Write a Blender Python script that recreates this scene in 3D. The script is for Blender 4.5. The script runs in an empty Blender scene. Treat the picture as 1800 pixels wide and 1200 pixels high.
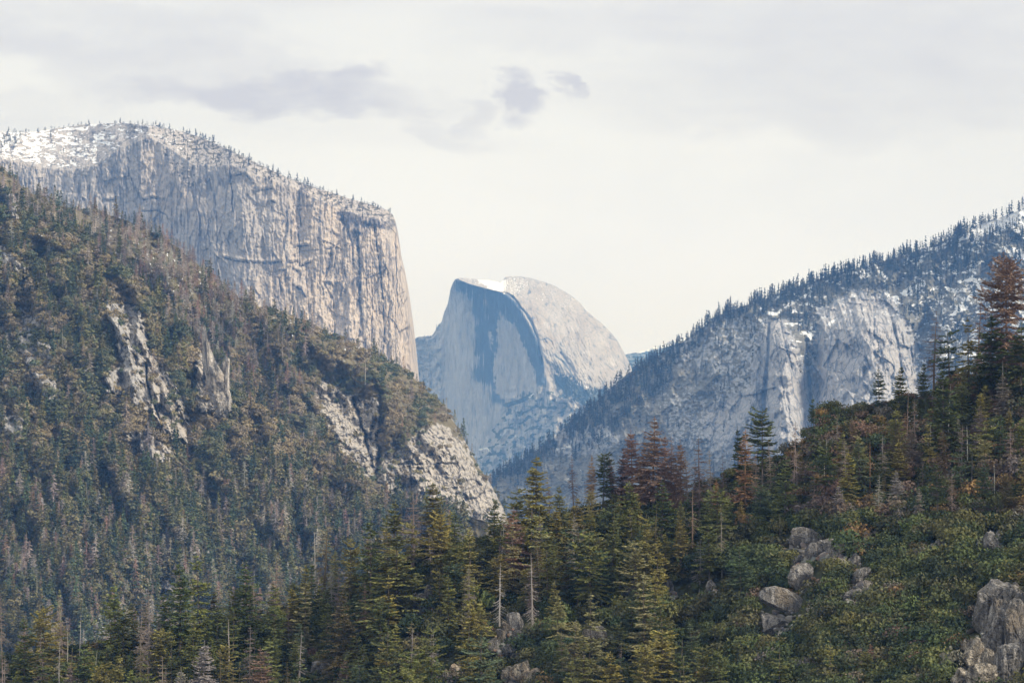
import bpy, math, random
import numpy as np
from mathutils import Vector

# ---------------------------------------------------------------- camera, world, sun, exposure
sc = bpy.context.scene
FPX = 4235.0          # focal length in pixels of the 1800 px wide photograph
ZC = 400.0            # camera height above the valley floor (metres)
HY = 855.0            # picture row of the horizon
C = sc.collection
cam_d = bpy.data.cameras.new("camera"); cam = bpy.data.objects.new("camera", cam_d); C.objects.link(cam)
cam_d.sensor_width = 36.0; cam_d.lens = FPX / 1800 * 36.0
cam_d.shift_y = (HY - 600) / 1800
cam_d.clip_start = 5.0; cam_d.clip_end = 90000.0
cam.location = (0, 0, ZC); cam.rotation_euler = (math.radians(90), 0, 0)
sc.camera = cam

SUN_DIR = Vector((0.74, -0.42, 0.60)).normalized()      # towards the sun: right, behind the camera
sun_d = bpy.data.lights.new("sun", 'SUN'); sun_d.energy = 2.9; sun_d.angle = math.radians(9)
sun_d.color = (1.0, 0.945, 0.87)
sun = bpy.data.objects.new("sun", sun_d); C.objects.link(sun)
sun.rotation_euler = SUN_DIR.to_track_quat('Z', 'Y').to_euler(); sun.location = (2000, -2000, 4000)

sc.view_settings.view_transform = 'Standard'; sc.view_settings.look = 'None'
sc.view_settings.exposure = 0.46; sc.view_settings.gamma = 1.0
sc.cycles.use_denoising = True
sc.cycles.max_bounces = 5; sc.cycles.diffuse_bounces = 2; sc.cycles.glossy_bounces = 1
sc.cycles.transmission_bounces = 2; sc.cycles.volume_bounces = 0; sc.cycles.transparent_max_bounces = 4

class NT:
    """small helper to write node trees in a few lines"""
    def __init__(s, tree): s.t = tree; s.t.nodes.clear()
    def n(s, typ, **kw):
        nd = s.t.nodes.new(typ)
        for k, v in kw.items():
            if k.startswith('i_'):
                key = k[2:]; key = int(key) if key.isdigit() else key.replace('_', ' ')
                s.put(nd.inputs[key], v)
            else: setattr(nd, k, v)
        return nd
    def put(s, sock, v):
        if isinstance(v, bpy.types.NodeSocket): s.t.links.new(v, sock)
        elif isinstance(v, bpy.types.Node): s.t.links.new(v.outputs[0], sock)
        elif isinstance(v, (tuple, list)) and len(v) == 3 and sock.type == 'RGBA': sock.default_value = (*v, 1)
        else: sock.default_value = v
    def m(s, op, a, b=0.0, c=None, clamp=False):
        nd = s.t.nodes.new('ShaderNodeMath'); nd.operation = op; nd.use_clamp = clamp
        s.put(nd.inputs[0], a); s.put(nd.inputs[1], b)
        if c is not None: s.put(nd.inputs[2], c)
        return nd.outputs[0]
    def ss(s, v, lo, hi):
        nd = s.t.nodes.new('ShaderNodeMapRange'); nd.interpolation_type = 'SMOOTHSTEP'
        s.put(nd.inputs[0], v); s.put(nd.inputs[1], lo); s.put(nd.inputs[2], hi)
        return nd.outputs[0]
    def mix(s, f, a, b):
        nd = s.t.nodes.new('ShaderNodeMix'); nd.data_type = 'RGBA'
        s.put(nd.inputs[0], f); s.put(nd.inputs[6], a); s.put(nd.inputs[7], b)
        return nd.outputs[2]
    def noise(s, vec, scale, detail=4.0, rough=0.55, dim='3D'):
        nd = s.t.nodes.new('ShaderNodeTexNoise'); nd.noise_dimensions = dim
        s.put(nd.inputs['Vector'], vec); nd.inputs['Scale'].default_value = scale
        nd.inputs['Detail'].default_value = detail; nd.inputs['Roughness'].default_value = rough
        return nd.outputs[0]
    def attr(s, name):
        nd = s.t.nodes.new('ShaderNodeAttribute'); nd.attribute_name = name
        return nd

# sky: Nishita daylight almost wholly behind a bright high cloud deck with darker cloud bellies
world = bpy.data.worlds.new("World"); sc.world = world; world.use_nodes = True
w = NT(world.node_tree)
out = w.n('ShaderNodeOutputWorld')
sky = w.n('ShaderNodeTexSky', sky_type='NISHITA', sun_disc=False)
sky.sun_elevation = math.asin(SUN_DIR.z); sky.sun_rotation = math.atan2(SUN_DIR.x, SUN_DIR.y)
bg_sky = w.n('ShaderNodeBackground', i_Color=sky.outputs[0], i_Strength=0.10)
tc = w.n('ShaderNodeTexCoord')
sep = w.n('ShaderNodeSeparateXYZ'); w.put(sep.inputs[0], tc.outputs['Generated'])
yy = w.m('MAXIMUM', w.m('ABSOLUTE', sep.outputs[1]), 0.15)
U = w.m('DIVIDE', sep.outputs[0], yy); V = w.m('DIVIDE', sep.outputs[2], yy)
def cvec(sx, sy, off=0.0):
    nd = w.n('ShaderNodeCombineXYZ'); w.put(nd.inputs[0], w.m('MULTIPLY', U, sx)); w.put(nd.inputs[1], w.m('MULTIPLY', V, sy)); nd.inputs[2].default_value = off
    return nd.outputs[0]
n_big = w.noise(cvec(7, 15, 1.3), 1.0, 5, 0.5)
n_mid = w.noise(cvec(20, 62, 4.1), 1.0, 7, 0.62)
n_lay = w.noise(cvec(5, 34, 7.7), 1.0, 5, 0.55)
n_w = w.noise(cvec(24, 50, 9.0), 1.0, 6, 0.58)
n_w2 = w.noise(cvec(24, 50, 17.0), 1.0, 6, 0.58)
Uw = w.m('ADD', U, w.m('MULTIPLY', w.m('SUBTRACT', n_w, 0.5), 0.075))
Vw = w.m('ADD', V, w.m('MULTIPLY', w.m('SUBTRACT', n_w2, 0.5), 0.036))
def blob(px, py, rx, ry, rot, power=1.0):
    u0 = (px - 900) / FPX; v0 = (HY - py) / FPX; rx /= FPX; ry /= FPX
    c, s_ = math.cos(math.radians(rot)), math.sin(math.radians(rot))
    du = w.m('SUBTRACT', Uw, u0); dv = w.m('SUBTRACT', Vw, v0)
    a = w.m('DIVIDE', w.m('ADD', w.m('MULTIPLY', du, c), w.m('MULTIPLY', dv, s_)), rx)
    b = w.m('DIVIDE', w.m('ADD', w.m('MULTIPLY', du, -s_), w.m('MULTIPLY', dv, c)), ry)
    d = w.m('ADD', w.m('MULTIPLY', a, a), w.m('MULTIPLY', b, b))
    return w.m('MULTIPLY', w.ss(d, 1.35, 0.0), power)
CLOUDS = [(430, 165, 330, 40, -2, .85), (600, 146, 120, 30, 6, .7), (400, 108, 130, 30, -8, .5), (110, 95, 170, 55, -20, .45),
          (915, 175, 60, 42, -24, 1.1), (820, 195, 60, 35, -30, .5), (997, 150, 34, 20, -40, .65), (770, 225, 90, 26, -20, .35), (250, 40, 330, 40, -8, .28),
          (1560, 90, 520, 150, 6, .42), (1400, 215, 330, 42, -4, .34), (1800, 150, 260, 90, 4, .36), (1200, 40, 480, 60, 2, .28), (330, 125, 290, 75, -6, .5), (60, 190, 140, 40, 0, .22)]
acc = None
for b_ in CLOUDS:
    v = blob(*b_); acc = v if acc is None else w.m('MAXIMUM', acc, v)
dark = w.m('ADD', w.m('MULTIPLY', acc, w.m('ADD', -0.15, w.m('MULTIPLY', n_mid, 2.4))), w.m('MULTIPLY', w.ss(n_lay, .48, .75), w.m('MULTIPLY', w.ss(V, .10, .17), .26)), clamp=True)
base = w.mix(w.ss(n_big, 0.35, 0.65), (0.665, 0.68, 0.705), (0.745, 0.757, 0.765))
lowv = w.ss(V, 0.03, 0.17)
base = w.mix(lowv, (0.69, 0.725, 0.86), base)
base = w.mix(w.m('MULTIPLY', w.ss(V, 0.09, 0.19), 0.55), base, (0.62, 0.632, 0.645))
ccol = w.mix(w.m('MULTIPLY', dark, 0.95), base, (0.47, 0.475, 0.545))
bg_c = w.n('ShaderNodeBackground', i_Color=ccol, i_Strength=1.0)
mx = w.n('ShaderNodeMixShader', i_0=0.95, i_1=bg_sky.outputs[0], i_2=bg_c.outputs[0])
w.put(out.inputs[0], mx.outputs[0])

# ---------------------------------------------------------------- helpers
rng = np.random.default_rng(11)
def _h(ix, iy, seed):
    h = (ix.astype(np.int64) * 374761393 + iy.astype(np.int64) * 668265263 + seed * 2147483647) & 0xffffffff
    h = ((h ^ (h >> 13)) * 1274126177) & 0xffffffff
    h = ((h ^ (h >> 16)) * 2246822519) & 0xffffffff
    return (h ^ (h >> 15)) & 0xffffff
def gn(x, y, seed=0):
    """2-D gradient noise, about -1..1"""
    x = np.asarray(x, float); y = np.asarray(y, float); x, y = np.broadcast_arrays(x, y)
    xi = np.floor(x); yi = np.floor(y); fx = x - xi; fy = y - yi
    u = fx * fx * fx * (fx * (fx * 6 - 15) + 10); v = fy * fy * fy * (fy * (fy * 6 - 15) + 10)
    def g(dx, dy):
        a = _h(xi + dx, yi + dy, seed) * (2 * math.pi / 0xffffff)
        return np.cos(a) * (fx - dx) + np.sin(a) * (fy - dy)
    return (g(0, 0) * (1 - u) * (1 - v) + g(1, 0) * u * (1 - v) + g(0, 1) * (1 - u) * v + g(1, 1) * u * v) * 1.5
def fbm(x, y, seed=0, o=4, gain=0.5):
    s = 0; a = 1; t = 0
    for k in range(o):
        s = s + a * gn(x * 2 ** k, y * 2 ** k, seed + k * 17); t += a; a *= gain
    return s / t * 1.3
def ridged(x, y, seed=0, o=4, gain=0.5):
    s = 0; a = 1; t = 0
    for k in range(o):
        s = s + a * (1 - 2 * np.abs(gn(x * 2 ** k, y * 2 ** k, seed + k * 17))); t += a; a *= gain
    return s / t
def cells(x, y, seed=0):
    """flat random value per voronoi cell and the distance to its border"""
    x, y = np.broadcast_arrays(np.asarray(x, float), np.asarray(y, float))
    xi = np.floor(x); yi = np.floor(y); d1 = np.full(x.shape, 9.); d2 = d1.copy(); val = np.zeros(x.shape)
    for dx in (-1, 0, 1):
        for dy in (-1, 0, 1):
            cx = xi + dx; cy = yi + dy
            qx = cx + _h(cx, cy, seed) / 0xffffff; qy = cy + _h(cx, cy, seed + 5) / 0xffffff
            d = (qx - x) ** 2 + (qy - y) ** 2; near = d < d1
            d2 = np.where(near, d1, np.minimum(d2, d)); val = np.where(near, _h(cx, cy, seed + 9) / 0xffffff, val); d1 = np.where(near, d, d1)
    return val, np.sqrt(d2) - np.sqrt(d1)
def sst(x, a, b):
    t = np.clip((x - a) / (b - a), 0, 1); return t * t * (3 - 2 * t)
def line(pts):
    xs = np.array([p[0] for p in pts], float); ys = np.array([p[1] for p in pts], float)
    return lambda x: np.interp(x, xs, ys)
def segd(PX, PY, pts):
    d = np.full(np.shape(PX), 1e9)
    for (x0, y0), (x1, y1) in zip(pts[:-1], pts[1:]):
        vx, vy = x1 - x0, y1 - y0; L = vx * vx + vy * vy + 1e-9
        t = np.clip(((PX - x0) * vx + (PY - y0) * vy) / L, 0, 1)
        d = np.minimum(d, np.hypot(PX - x0 - t * vx, PY - y0 - t * vy))
    return d
def stroke(PX, PY, pts, wd, jit=0.0, seed=3):
    if jit: PX = PX + jit * gn(PX * .02 + 7, PY / 14., seed)
    return np.exp(-(segd(PX, PY, pts) / wd) ** 2)
def strokes(PX, PY, lst, jit=1.5):
    m = np.zeros(np.shape(PX))
    for k, (wd, s, pts) in enumerate(lst):
        m = np.maximum(m, s * stroke(PX, PY, pts, wd, jit, 3 + k))
    return m
def poly(PX, PY, pts, soft=6.0, warp=8.0, wl=16.0, seed=5):
    """soft, ragged inside mask of a polygon"""
    if warp:
        ox = warp * fbm(PX / wl, PY / wl, seed, 3); oy = warp * fbm(PX / wl, PY / wl, seed + 50, 3); PX = PX + ox; PY = PY + oy
    ins = np.zeros(np.shape(PX), bool); n = len(pts)
    for i in range(n):
        x0, y0 = pts[i]; x1, y1 = pts[(i + 1) % n]
        if y0 == y1: continue
        c = ((y0 > PY) != (y1 > PY)) & (PX < (x1 - x0) * (PY - y0) / (y1 - y0) + x0)
        ins ^= c
    d = segd(PX, PY, list(pts) + [pts[0]])
    return sst(np.where(ins, d, -d), -soft, soft)
def at(px, py, D):
    return np.stack([(px - 900) / FPX * D, D + 0 * px, ZC + (HY - py) / FPX * D], -1)

def tag(o, label=None, cat=None, group=None, kind=None):
    if label: o["label"] = label
    if cat: o["category"] = cat
    if group: o["group"] = group
    if kind: o["kind"] = kind
    return o
def mesh_np(name, V, F, mats, smooth=True, fattr=None, vattr=None, midx=None):
    """V (n,3), F (m,k) -> mesh data, fast"""
    me = bpy.data.meshes.new(name); V = np.ascontiguousarray(V, np.float32); F = np.ascontiguousarray(F, np.int32)
    k = F.shape[1]; m = len(F)
    me.vertices.add(len(V)); me.vertices.foreach_set('co', V.ravel())
    me.loops.add(m * k); me.loops.foreach_set('vertex_index', F.ravel())
    me.polygons.add(m); me.polygons.foreach_set('loop_start', np.arange(0, m * k, k, dtype=np.int32))
    for mm in mats: me.materials.append(mm)
    if midx is not None: me.polygons.foreach_set('material_index', np.ascontiguousarray(midx, np.int32))
    me.polygons.foreach_set('use_smooth', np.full(m, smooth))
    for nm, a in (vattr or {}).items():
        at_ = me.attributes.new(nm, 'FLOAT', 'POINT'); at_.data.foreach_set('value', np.ascontiguousarray(a, np.float32).ravel())
    for nm, a in (fattr or {}).items():
        at_ = me.attributes.new(nm, 'FLOAT_COLOR', 'FACE'); at_.data.foreach_set('color', np.ascontiguousarray(a, np.float32).ravel())
    me.update(calc_edges=True); me.validate()
    return me
def link(name, me, parent=None):
    o = bpy.data.objects.new(name, me); C.objects.link(o)
    if parent is not None: o.parent = parent
    return o
def grid_faces(nx, ny):
    i = np.arange(nx - 1)[:, None] * ny + np.arange(ny - 1)[None, :]
    return np.stack([i, i + 1, i + ny + 1, i + ny], -1).reshape(-1, 4)

class Layer:
    """one body of terrain: crest and foot lines seen from the road, a depth for every point of its
    front, and a back slope that comes down to the valley floor behind the crest"""
    def __init__(s, xs, crest, foot, depth, back, steps, rows=1.35, rough=1.0, rl=7.0, seed=1):
        s.xs = np.asarray(xs, float); s.cr = crest; s.foot = foot; s.depth = depth; s.back = back; s.rough = rough; s.rl = rl; s.seed = seed; s.rows = rows
    def crest(s, x): return s.cr(x) + s.rough * fbm(np.asarray(x, float) / s.rl, 0.5, s.seed + 90, 3)
    def build(s, name, mat, masks, label=None):
        xs = s.xs; c = s.crest(xs); f = s.foot(xs)
        n = int(np.max(f - c) / s.rows) + 2
        t = np.linspace(0, 1, n)[None, :]
        PX = np.repeat(xs[:, None], n, 1); PY = c[:, None] + t * (f - c)[:, None]
        D = s.depth(PX, PY, c[:, None])
        P = at(PX, PY, D)
        att = masks(PX, PY, c[:, None], D)
        # back slope
        K = 14; q = (np.arange(K, 0, -1) / K)[None, :, None]
        Pc = P[:, :1, :]
        back = Pc + q * np.array([0, s.back, 0.0])[None, None, :]
        back[:, :, 2] = Pc[:, :, 2] + (0 - Pc[:, :, 2]) * q[:, :, 0] ** 1.6
        P = np.concatenate([back, P], 1)
        va = {k: np.concatenate([np.repeat(a[:, :1], K, 1), a], 1) for k, a in att.items()}
        nx, ny = P.shape[:2]
        me = mesh_np(name, P.reshape(-1, 3), grid_faces(nx, ny), [mat], True, None, {k: a.reshape(-1) for k, a in va.items()})
        o = link(name, me); tag(o, label, None, None, 'structure')
        return o

# ---------------------------------------------------------------- terrain material
def terrain_mat(name, grey, warm, dark, veg, snowc=(0.80, 0.83, 0.88), soil=None, sz=1.0, streak=1.0, bump=0.5, fine=1.0, dr=(.28, .72), cracks=.85):
    m = bpy.data.materials.new(name); m.use_nodes = True; t = NT(m.node_tree)
    o = t.n('ShaderNodeOutputMaterial'); p = t.n('ShaderNodeBsdfPrincipled')
    p.inputs['Roughness'].default_value = 0.92; p.inputs['Specular IOR Level'].default_value = 0.15
    g = t.n('ShaderNodeNewGeometry')
    def vec(sx, sy, sz_):
        mp = t.n('ShaderNodeMapping', i_Vector=g.outputs['Position']); mp.inputs['Scale'].default_value = (sx / sz, sy / sz, sz_ / sz)
        return mp.outputs[0]
    n_str = t.noise(vec(.035, .02, .0030), 1.0, 6, 0.62)        # vertical water streaks
    n_str2 = t.noise(vec(.11, .06, .009), 1.0, 5, 0.6)
    n_blk = t.noise(vec(.03, .03, .03), 1.0, 6, 0.65)
    n_fin = t.noise(vec(.16, .16, .10), 1.0, 6, 0.75)
    n_lrg = t.noise(vec(.004, .004, .004), 1.0, 3, 0.5)
    col = t.mix(t.m('ADD', t.attr('warm').outputs['Fac'], t.m('MULTIPLY', t.m('SUBTRACT', n_lrg, .5), 0.8), clamp=True), grey, warm)
    lighter = tuple(min(1, c * 1.30) for c in grey); darker = tuple(c * 0.62 for c in grey)
    col = t.mix(t.m('MULTIPLY', t.ss(n_str, .55, .75), 0.55 * streak), col, lighter)
    col = t.mix(t.m('MULTIPLY', t.ss(n_str2, .52, .30), 0.60 * streak), col, darker)
    col = t.mix(t.m('MULTIPLY', t.ss(n_blk, .50, .30), 0.35), col, darker)
    col = t.mix(t.m('MULTIPLY', t.ss(n_fin, .48, .25), 0.55 * fine), col, dark)
    col = t.mix(t.m('MULTIPLY', t.ss(n_fin, .58, .80), 0.35 * fine), col, lighter)
    def crack(v, lo, hi):
        ds = t.n('ShaderNodeVectorMath', operation='ADD', i_0=v); nc = t.n('ShaderNodeTexNoise'); nc.inputs['Scale'].default_value = 1.6; nc.inputs['Detail'].default_value = 4
        t.put(nc.inputs['Vector'], v); sm = t.n('ShaderNodeVectorMath', operation='SCALE', i_0=nc.outputs[1]); sm.inputs['Scale'].default_value = .55; t.put(ds.inputs[1], sm.outputs[0])
        vo = t.n('ShaderNodeTexVoronoi', feature='DISTANCE_TO_EDGE'); t.put(vo.inputs['Vector'], ds.outputs[0]); vo.inputs['Scale'].default_value = 1.0
        return t.ss(vo.outputs['Distance'], hi, lo)
    c1 = t.m('MULTIPLY', crack(vec(.020, .010, .0042), .012, .065), t.ss(n_lrg, .38, .55)); c2 = t.m('MULTIPLY', crack(vec(.055, .03, .020), .015, .075), t.ss(n_blk, .42, .58))
    col = t.mix(t.m('MULTIPLY', t.m('MAXIMUM', c1, t.m('MULTIPLY', c2, .7)), cracks, clamp=True), col, dark)
    dk = t.m('ADD', t.attr('dark').outputs['Fac'], t.m('MULTIPLY', t.m('SUBTRACT', n_str2, .5), 0.9))
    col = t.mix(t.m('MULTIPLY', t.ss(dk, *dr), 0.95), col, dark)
    vg = t.m('ADD', t.attr('veg').outputs['Fac'], t.m('MULTIPLY', t.m('SUBTRACT', n_fin, .5), 1.1))
    vcol = t.mix(t.ss(n_blk, .4, .6), veg, tuple(c * 1.8 for c in veg))
    if soil: vcol = t.mix(t.ss(n_fin, .50, .62), vcol, soil)
    col = t.mix(t.ss(vg, .42, .58), col, vcol)
    sn = t.m('ADD', t.attr('snow').outputs['Fac'], t.m('MULTIPLY', t.m('SUBTRACT', n_fin, .5), 1.5))
    sepn = t.n('ShaderNodeSeparateXYZ', i_0=g.outputs['Normal'])
    sn = t.m('ADD', sn, t.m('MULTIPLY', t.m('SUBTRACT', sepn.outputs[2], .35), .45))
    col = t.mix(t.ss(sn, .55, .70), col, snowc)
    t.put(p.inputs['Base Color'], col)
    hgt = t.m('ADD', t.m('MULTIPLY', n_fin, 1.0), t.m('MULTIPLY', n_str2, 1.6 * streak))
    b = t.n('ShaderNodeBump', i_Height=hgt); b.inputs['Strength'].default_value = bump; b.inputs['Distance'].default_value = 5.5 * sz
    t.put(p.inputs['Normal'], b.outputs[0]); t.put(o.inputs[0], p.outputs[0])
    return m

# ---------------------------------------------------------------- valley floor
def plain_mat(name, col, col2, scale):
    m = bpy.data.materials.new(name); m.use_nodes = True; t = NT(m.node_tree)
    o = t.n('ShaderNodeOutputMaterial'); p = t.n('ShaderNodeBsdfPrincipled'); p.inputs['Roughness'].default_value = 0.95
    g = t.n('ShaderNodeNewGeometry'); nz = t.noise(g.outputs['Position'], scale, 8, 0.65)
    t.put(p.inputs['Base Color'], t.mix(t.ss(nz, .35, .65), col, col2)); t.put(o.inputs[0], p.outputs[0]); return m
R_ = 21500.0
xs_ = np.linspace(-R_, R_, 60); GX, GY = np.meshgrid(xs_, np.linspace(-550, R_, 60), indexing='ij')
GZ = 8 * fbm(GX / 3000., GY / 3000., 2, 3) - 12
me = mesh_np('valley_floor', np.stack([GX, GY, GZ], -1).reshape(-1, 3), grid_faces(60, 60), [plain_mat('valley_forest_floor', (.030, .042, .024), (.06, .06, .035), .01)])
tag(link('valley_floor', me), None, None, None, 'structure')

def recess(dx, R, A):
    """rounding back of a body towards its right-hand silhouette"""
    q = np.clip(1 - dx / R, 0, 1); return A * (1 - np.sqrt(np.clip(1 - q * q, 0, 1)))

# ---------------------------------------------------------------- left: big granite cliff
ec_crest = line([(-60, 226), (0, 233), (60, 232), (100, 226), (150, 219), (210, 216), (265, 221), (310, 229), (350, 240), (385, 255), (420, 272), (460, 291), (500, 310), (540, 325), (580, 338),
                 (620, 351), (655, 361), (680, 369), (690, 377), (695, 388), (697, 412), (701, 433), (708, 460), (712, 482), (715, 505), (717.5, 540), (720, 580), (723, 620), (725, 655), (727, 690), (729, 760)])
ec_edge = line([(360, 683), (372, 688), (388, 694), (412, 697), (433, 701), (460, 708), (482, 712), (505, 715), (540, 717.5), (580, 720), (620, 723), (655, 725), (690, 727), (760, 729), (1300, 735)])
ec_rim = line([(-60, 290), (0, 278), (60, 292), (120, 300), (170, 290), (200, 268), (262, 240), (300, 262), (340, 290), (380, 292), (405, 290), (440, 305), (480, 318), (520, 330), (560, 352), (590, 366), (625, 376), (660, 385), (700, 396), (735, 400)])
EC_CR = [  # width, strength, path : cracks, corners and black streaks
    (2.2, .9, [(527, 336), (527, 370), (529, 398)]), (1.2, 1, [(524, 400), (526, 440), (527, 467)]), (4.5, .85, [(627, 402), (628, 430), (632, 470), (631, 520), (634, 560), (633, 590)]),
    (2.2, .8, [(657, 388), (662, 430), (668, 470), (673, 530), (675, 600)]), (1.6, .9, [(695, 430), (697, 470), (698, 520), (700, 540)]), (2.0, .9, [(402, 262), (404, 300), (408, 340), (409, 385)]),
    (1.3, .8, [(610, 396), (618, 430), (622, 470)]), (1.3, .7, [(499, 425), (502, 450), (506, 462)]), (1.2, .7, [(537, 468), (540, 510), (544, 560), (541, 600)]), (2.4, .7, [(591, 430), (590, 455), (586, 470)]),
    (1.4, .8, [(583, 500), (586, 530), (589, 560), (588, 600)]), (2.6, .75, [(491, 490), (494, 520), (494, 545)]), (1.3, .65, [(595, 470), (596, 492)]), (1.2, .6, [(567, 505), (569, 530)]),
    (3.4, .55, [(572, 465), (574, 490), (575, 505)]), (1.3, .6, [(650, 470), (655, 520), (653, 600)]), (1.5, .6, [(643, 480), (645, 520)]), (1.6, .6, [(680, 470), (684, 540), (682, 620)]), (1.3, .6, [(463, 380), (466, 410), (468, 430)]),
    (1.3, .7, [(357, 370), (366, 410), (371, 450)]), (1.4, .7, [(378, 340), (382, 400), (381, 440)]), (1.3, .6, [(395, 410), (405, 440), (412, 470)]), (1.4, .6, [(430, 380), (432, 420), (440, 460)]), (1.5, .6, [(300, 385), (304, 420), (308, 460)]),
    (1.2, .6, [(340, 345), (350, 380), (352, 420)]), (1.8, .75, [(250, 372), (275, 370), (292, 378), (302, 400), (305, 420)]), (1.3, .5, [(225, 290), (228, 320), (240, 350)]), (2.0, .55, [(20, 300), (24, 320), (30, 345)]),
    (1.6, .55, [(40, 298), (44, 320), (47, 350)]), (1.6, .5, [(62, 300), (66, 330), (70, 360)]), (1.8, .55, [(82, 296), (88, 318), (92, 345)]), (2.2, .5, [(196, 296), (200, 330), (205, 350)]), (1.5, .5, [(150, 310), (155, 330), (158, 360)]),
    (1.1, .55, [(560, 400), (563, 440), (562, 500)]), (1.1, .5, [(548, 520), (552, 560), (556, 590)]), (1.2, .5, [(515, 500), (517, 560)]), (1.2, .5, [(478, 440), (476, 480)]), (1.2, .55, [(606, 470), (609, 540), (612, 600)])]
EC_RF = [  # overhangs: relief, with the shade under each roof painted into the rock colour
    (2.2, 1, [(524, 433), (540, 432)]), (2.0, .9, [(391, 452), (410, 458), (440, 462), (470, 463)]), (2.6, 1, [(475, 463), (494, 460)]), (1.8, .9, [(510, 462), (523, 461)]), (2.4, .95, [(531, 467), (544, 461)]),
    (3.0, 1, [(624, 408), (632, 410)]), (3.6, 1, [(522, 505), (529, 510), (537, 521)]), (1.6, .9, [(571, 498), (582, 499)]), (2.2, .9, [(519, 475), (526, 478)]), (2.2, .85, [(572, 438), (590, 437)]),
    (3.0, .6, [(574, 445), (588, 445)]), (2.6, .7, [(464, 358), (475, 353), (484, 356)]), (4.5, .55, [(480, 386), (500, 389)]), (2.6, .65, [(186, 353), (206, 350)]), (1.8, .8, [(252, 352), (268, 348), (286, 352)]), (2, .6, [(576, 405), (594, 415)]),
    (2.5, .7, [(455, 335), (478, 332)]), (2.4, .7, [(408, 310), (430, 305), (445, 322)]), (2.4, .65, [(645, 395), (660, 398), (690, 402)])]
def ec_depth(PX, PY, c):
    m = 1.85
    D = 8000 - 0.55 * (PX + 60) * 0.9 + 80 * np.sin(PX / 95.)
    rim = ec_rim(PX); up = np.clip(rim - PY, 0, None)
    D = D + m * up * 3.4 + 0.18 * m * np.clip(620 - PY, -100, 400)
    face = 1 - np.clip(up / 18., 0, 1)
    D = D + recess(ec_edge(PY) - PX, 34, 300)
    D -= 60 * fbm(PX / 120., PY / 330., 5, 3)
    D -= face * 9 * ridged(PX / 30. + .12 * gn(PX / 60, PY / 60, 1), PY / 260., 6, 3)
    D -= face * 5 * ridged(PX / 8., PY / 110., 8, 3)
    D -= 3.5 * fbm(PX / 13., PY / 22., 9, 4) + 5 * fbm(PX / 3.2, PY / 7., 10, 3)
    D -= face * 3 * ridged(PX / 4., PY / 60., 18, 2)
    v, b = cells(PX / 13. + .25 * gn(PX / 9, PY / 30, 22), PY / 60., 4); D -= face * 15 * (v - .5); v, b = cells(PX / 6. + .3 * gn(PX / 9, PY / 20, 23), PY / 22., 44); D -= face * 6 * (v - .5)
    v, b = cells(PX / 34. + .3 * gn(PX / 30, PY / 30, 2), PY / 60., 14); D -= face * 16 * (v - .5)
    D += (1 - face) * -16 * fbm(PX / 26. + PY / 60, PY / 9. - PX / 70, 12, 4)
    D += 11 * strokes(PX, PY, EC_CR, 1.2) * (.6 + .6 * sst(fbm(PX / 9., PY / 14., 77, 2), -.3, .3))
    D -= 12 * strokes(PX, PY + 5, [(w_ * 1.7, s_, p_) for w_, s_, p_ in EC_RF], 1.0)
    return D
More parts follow.
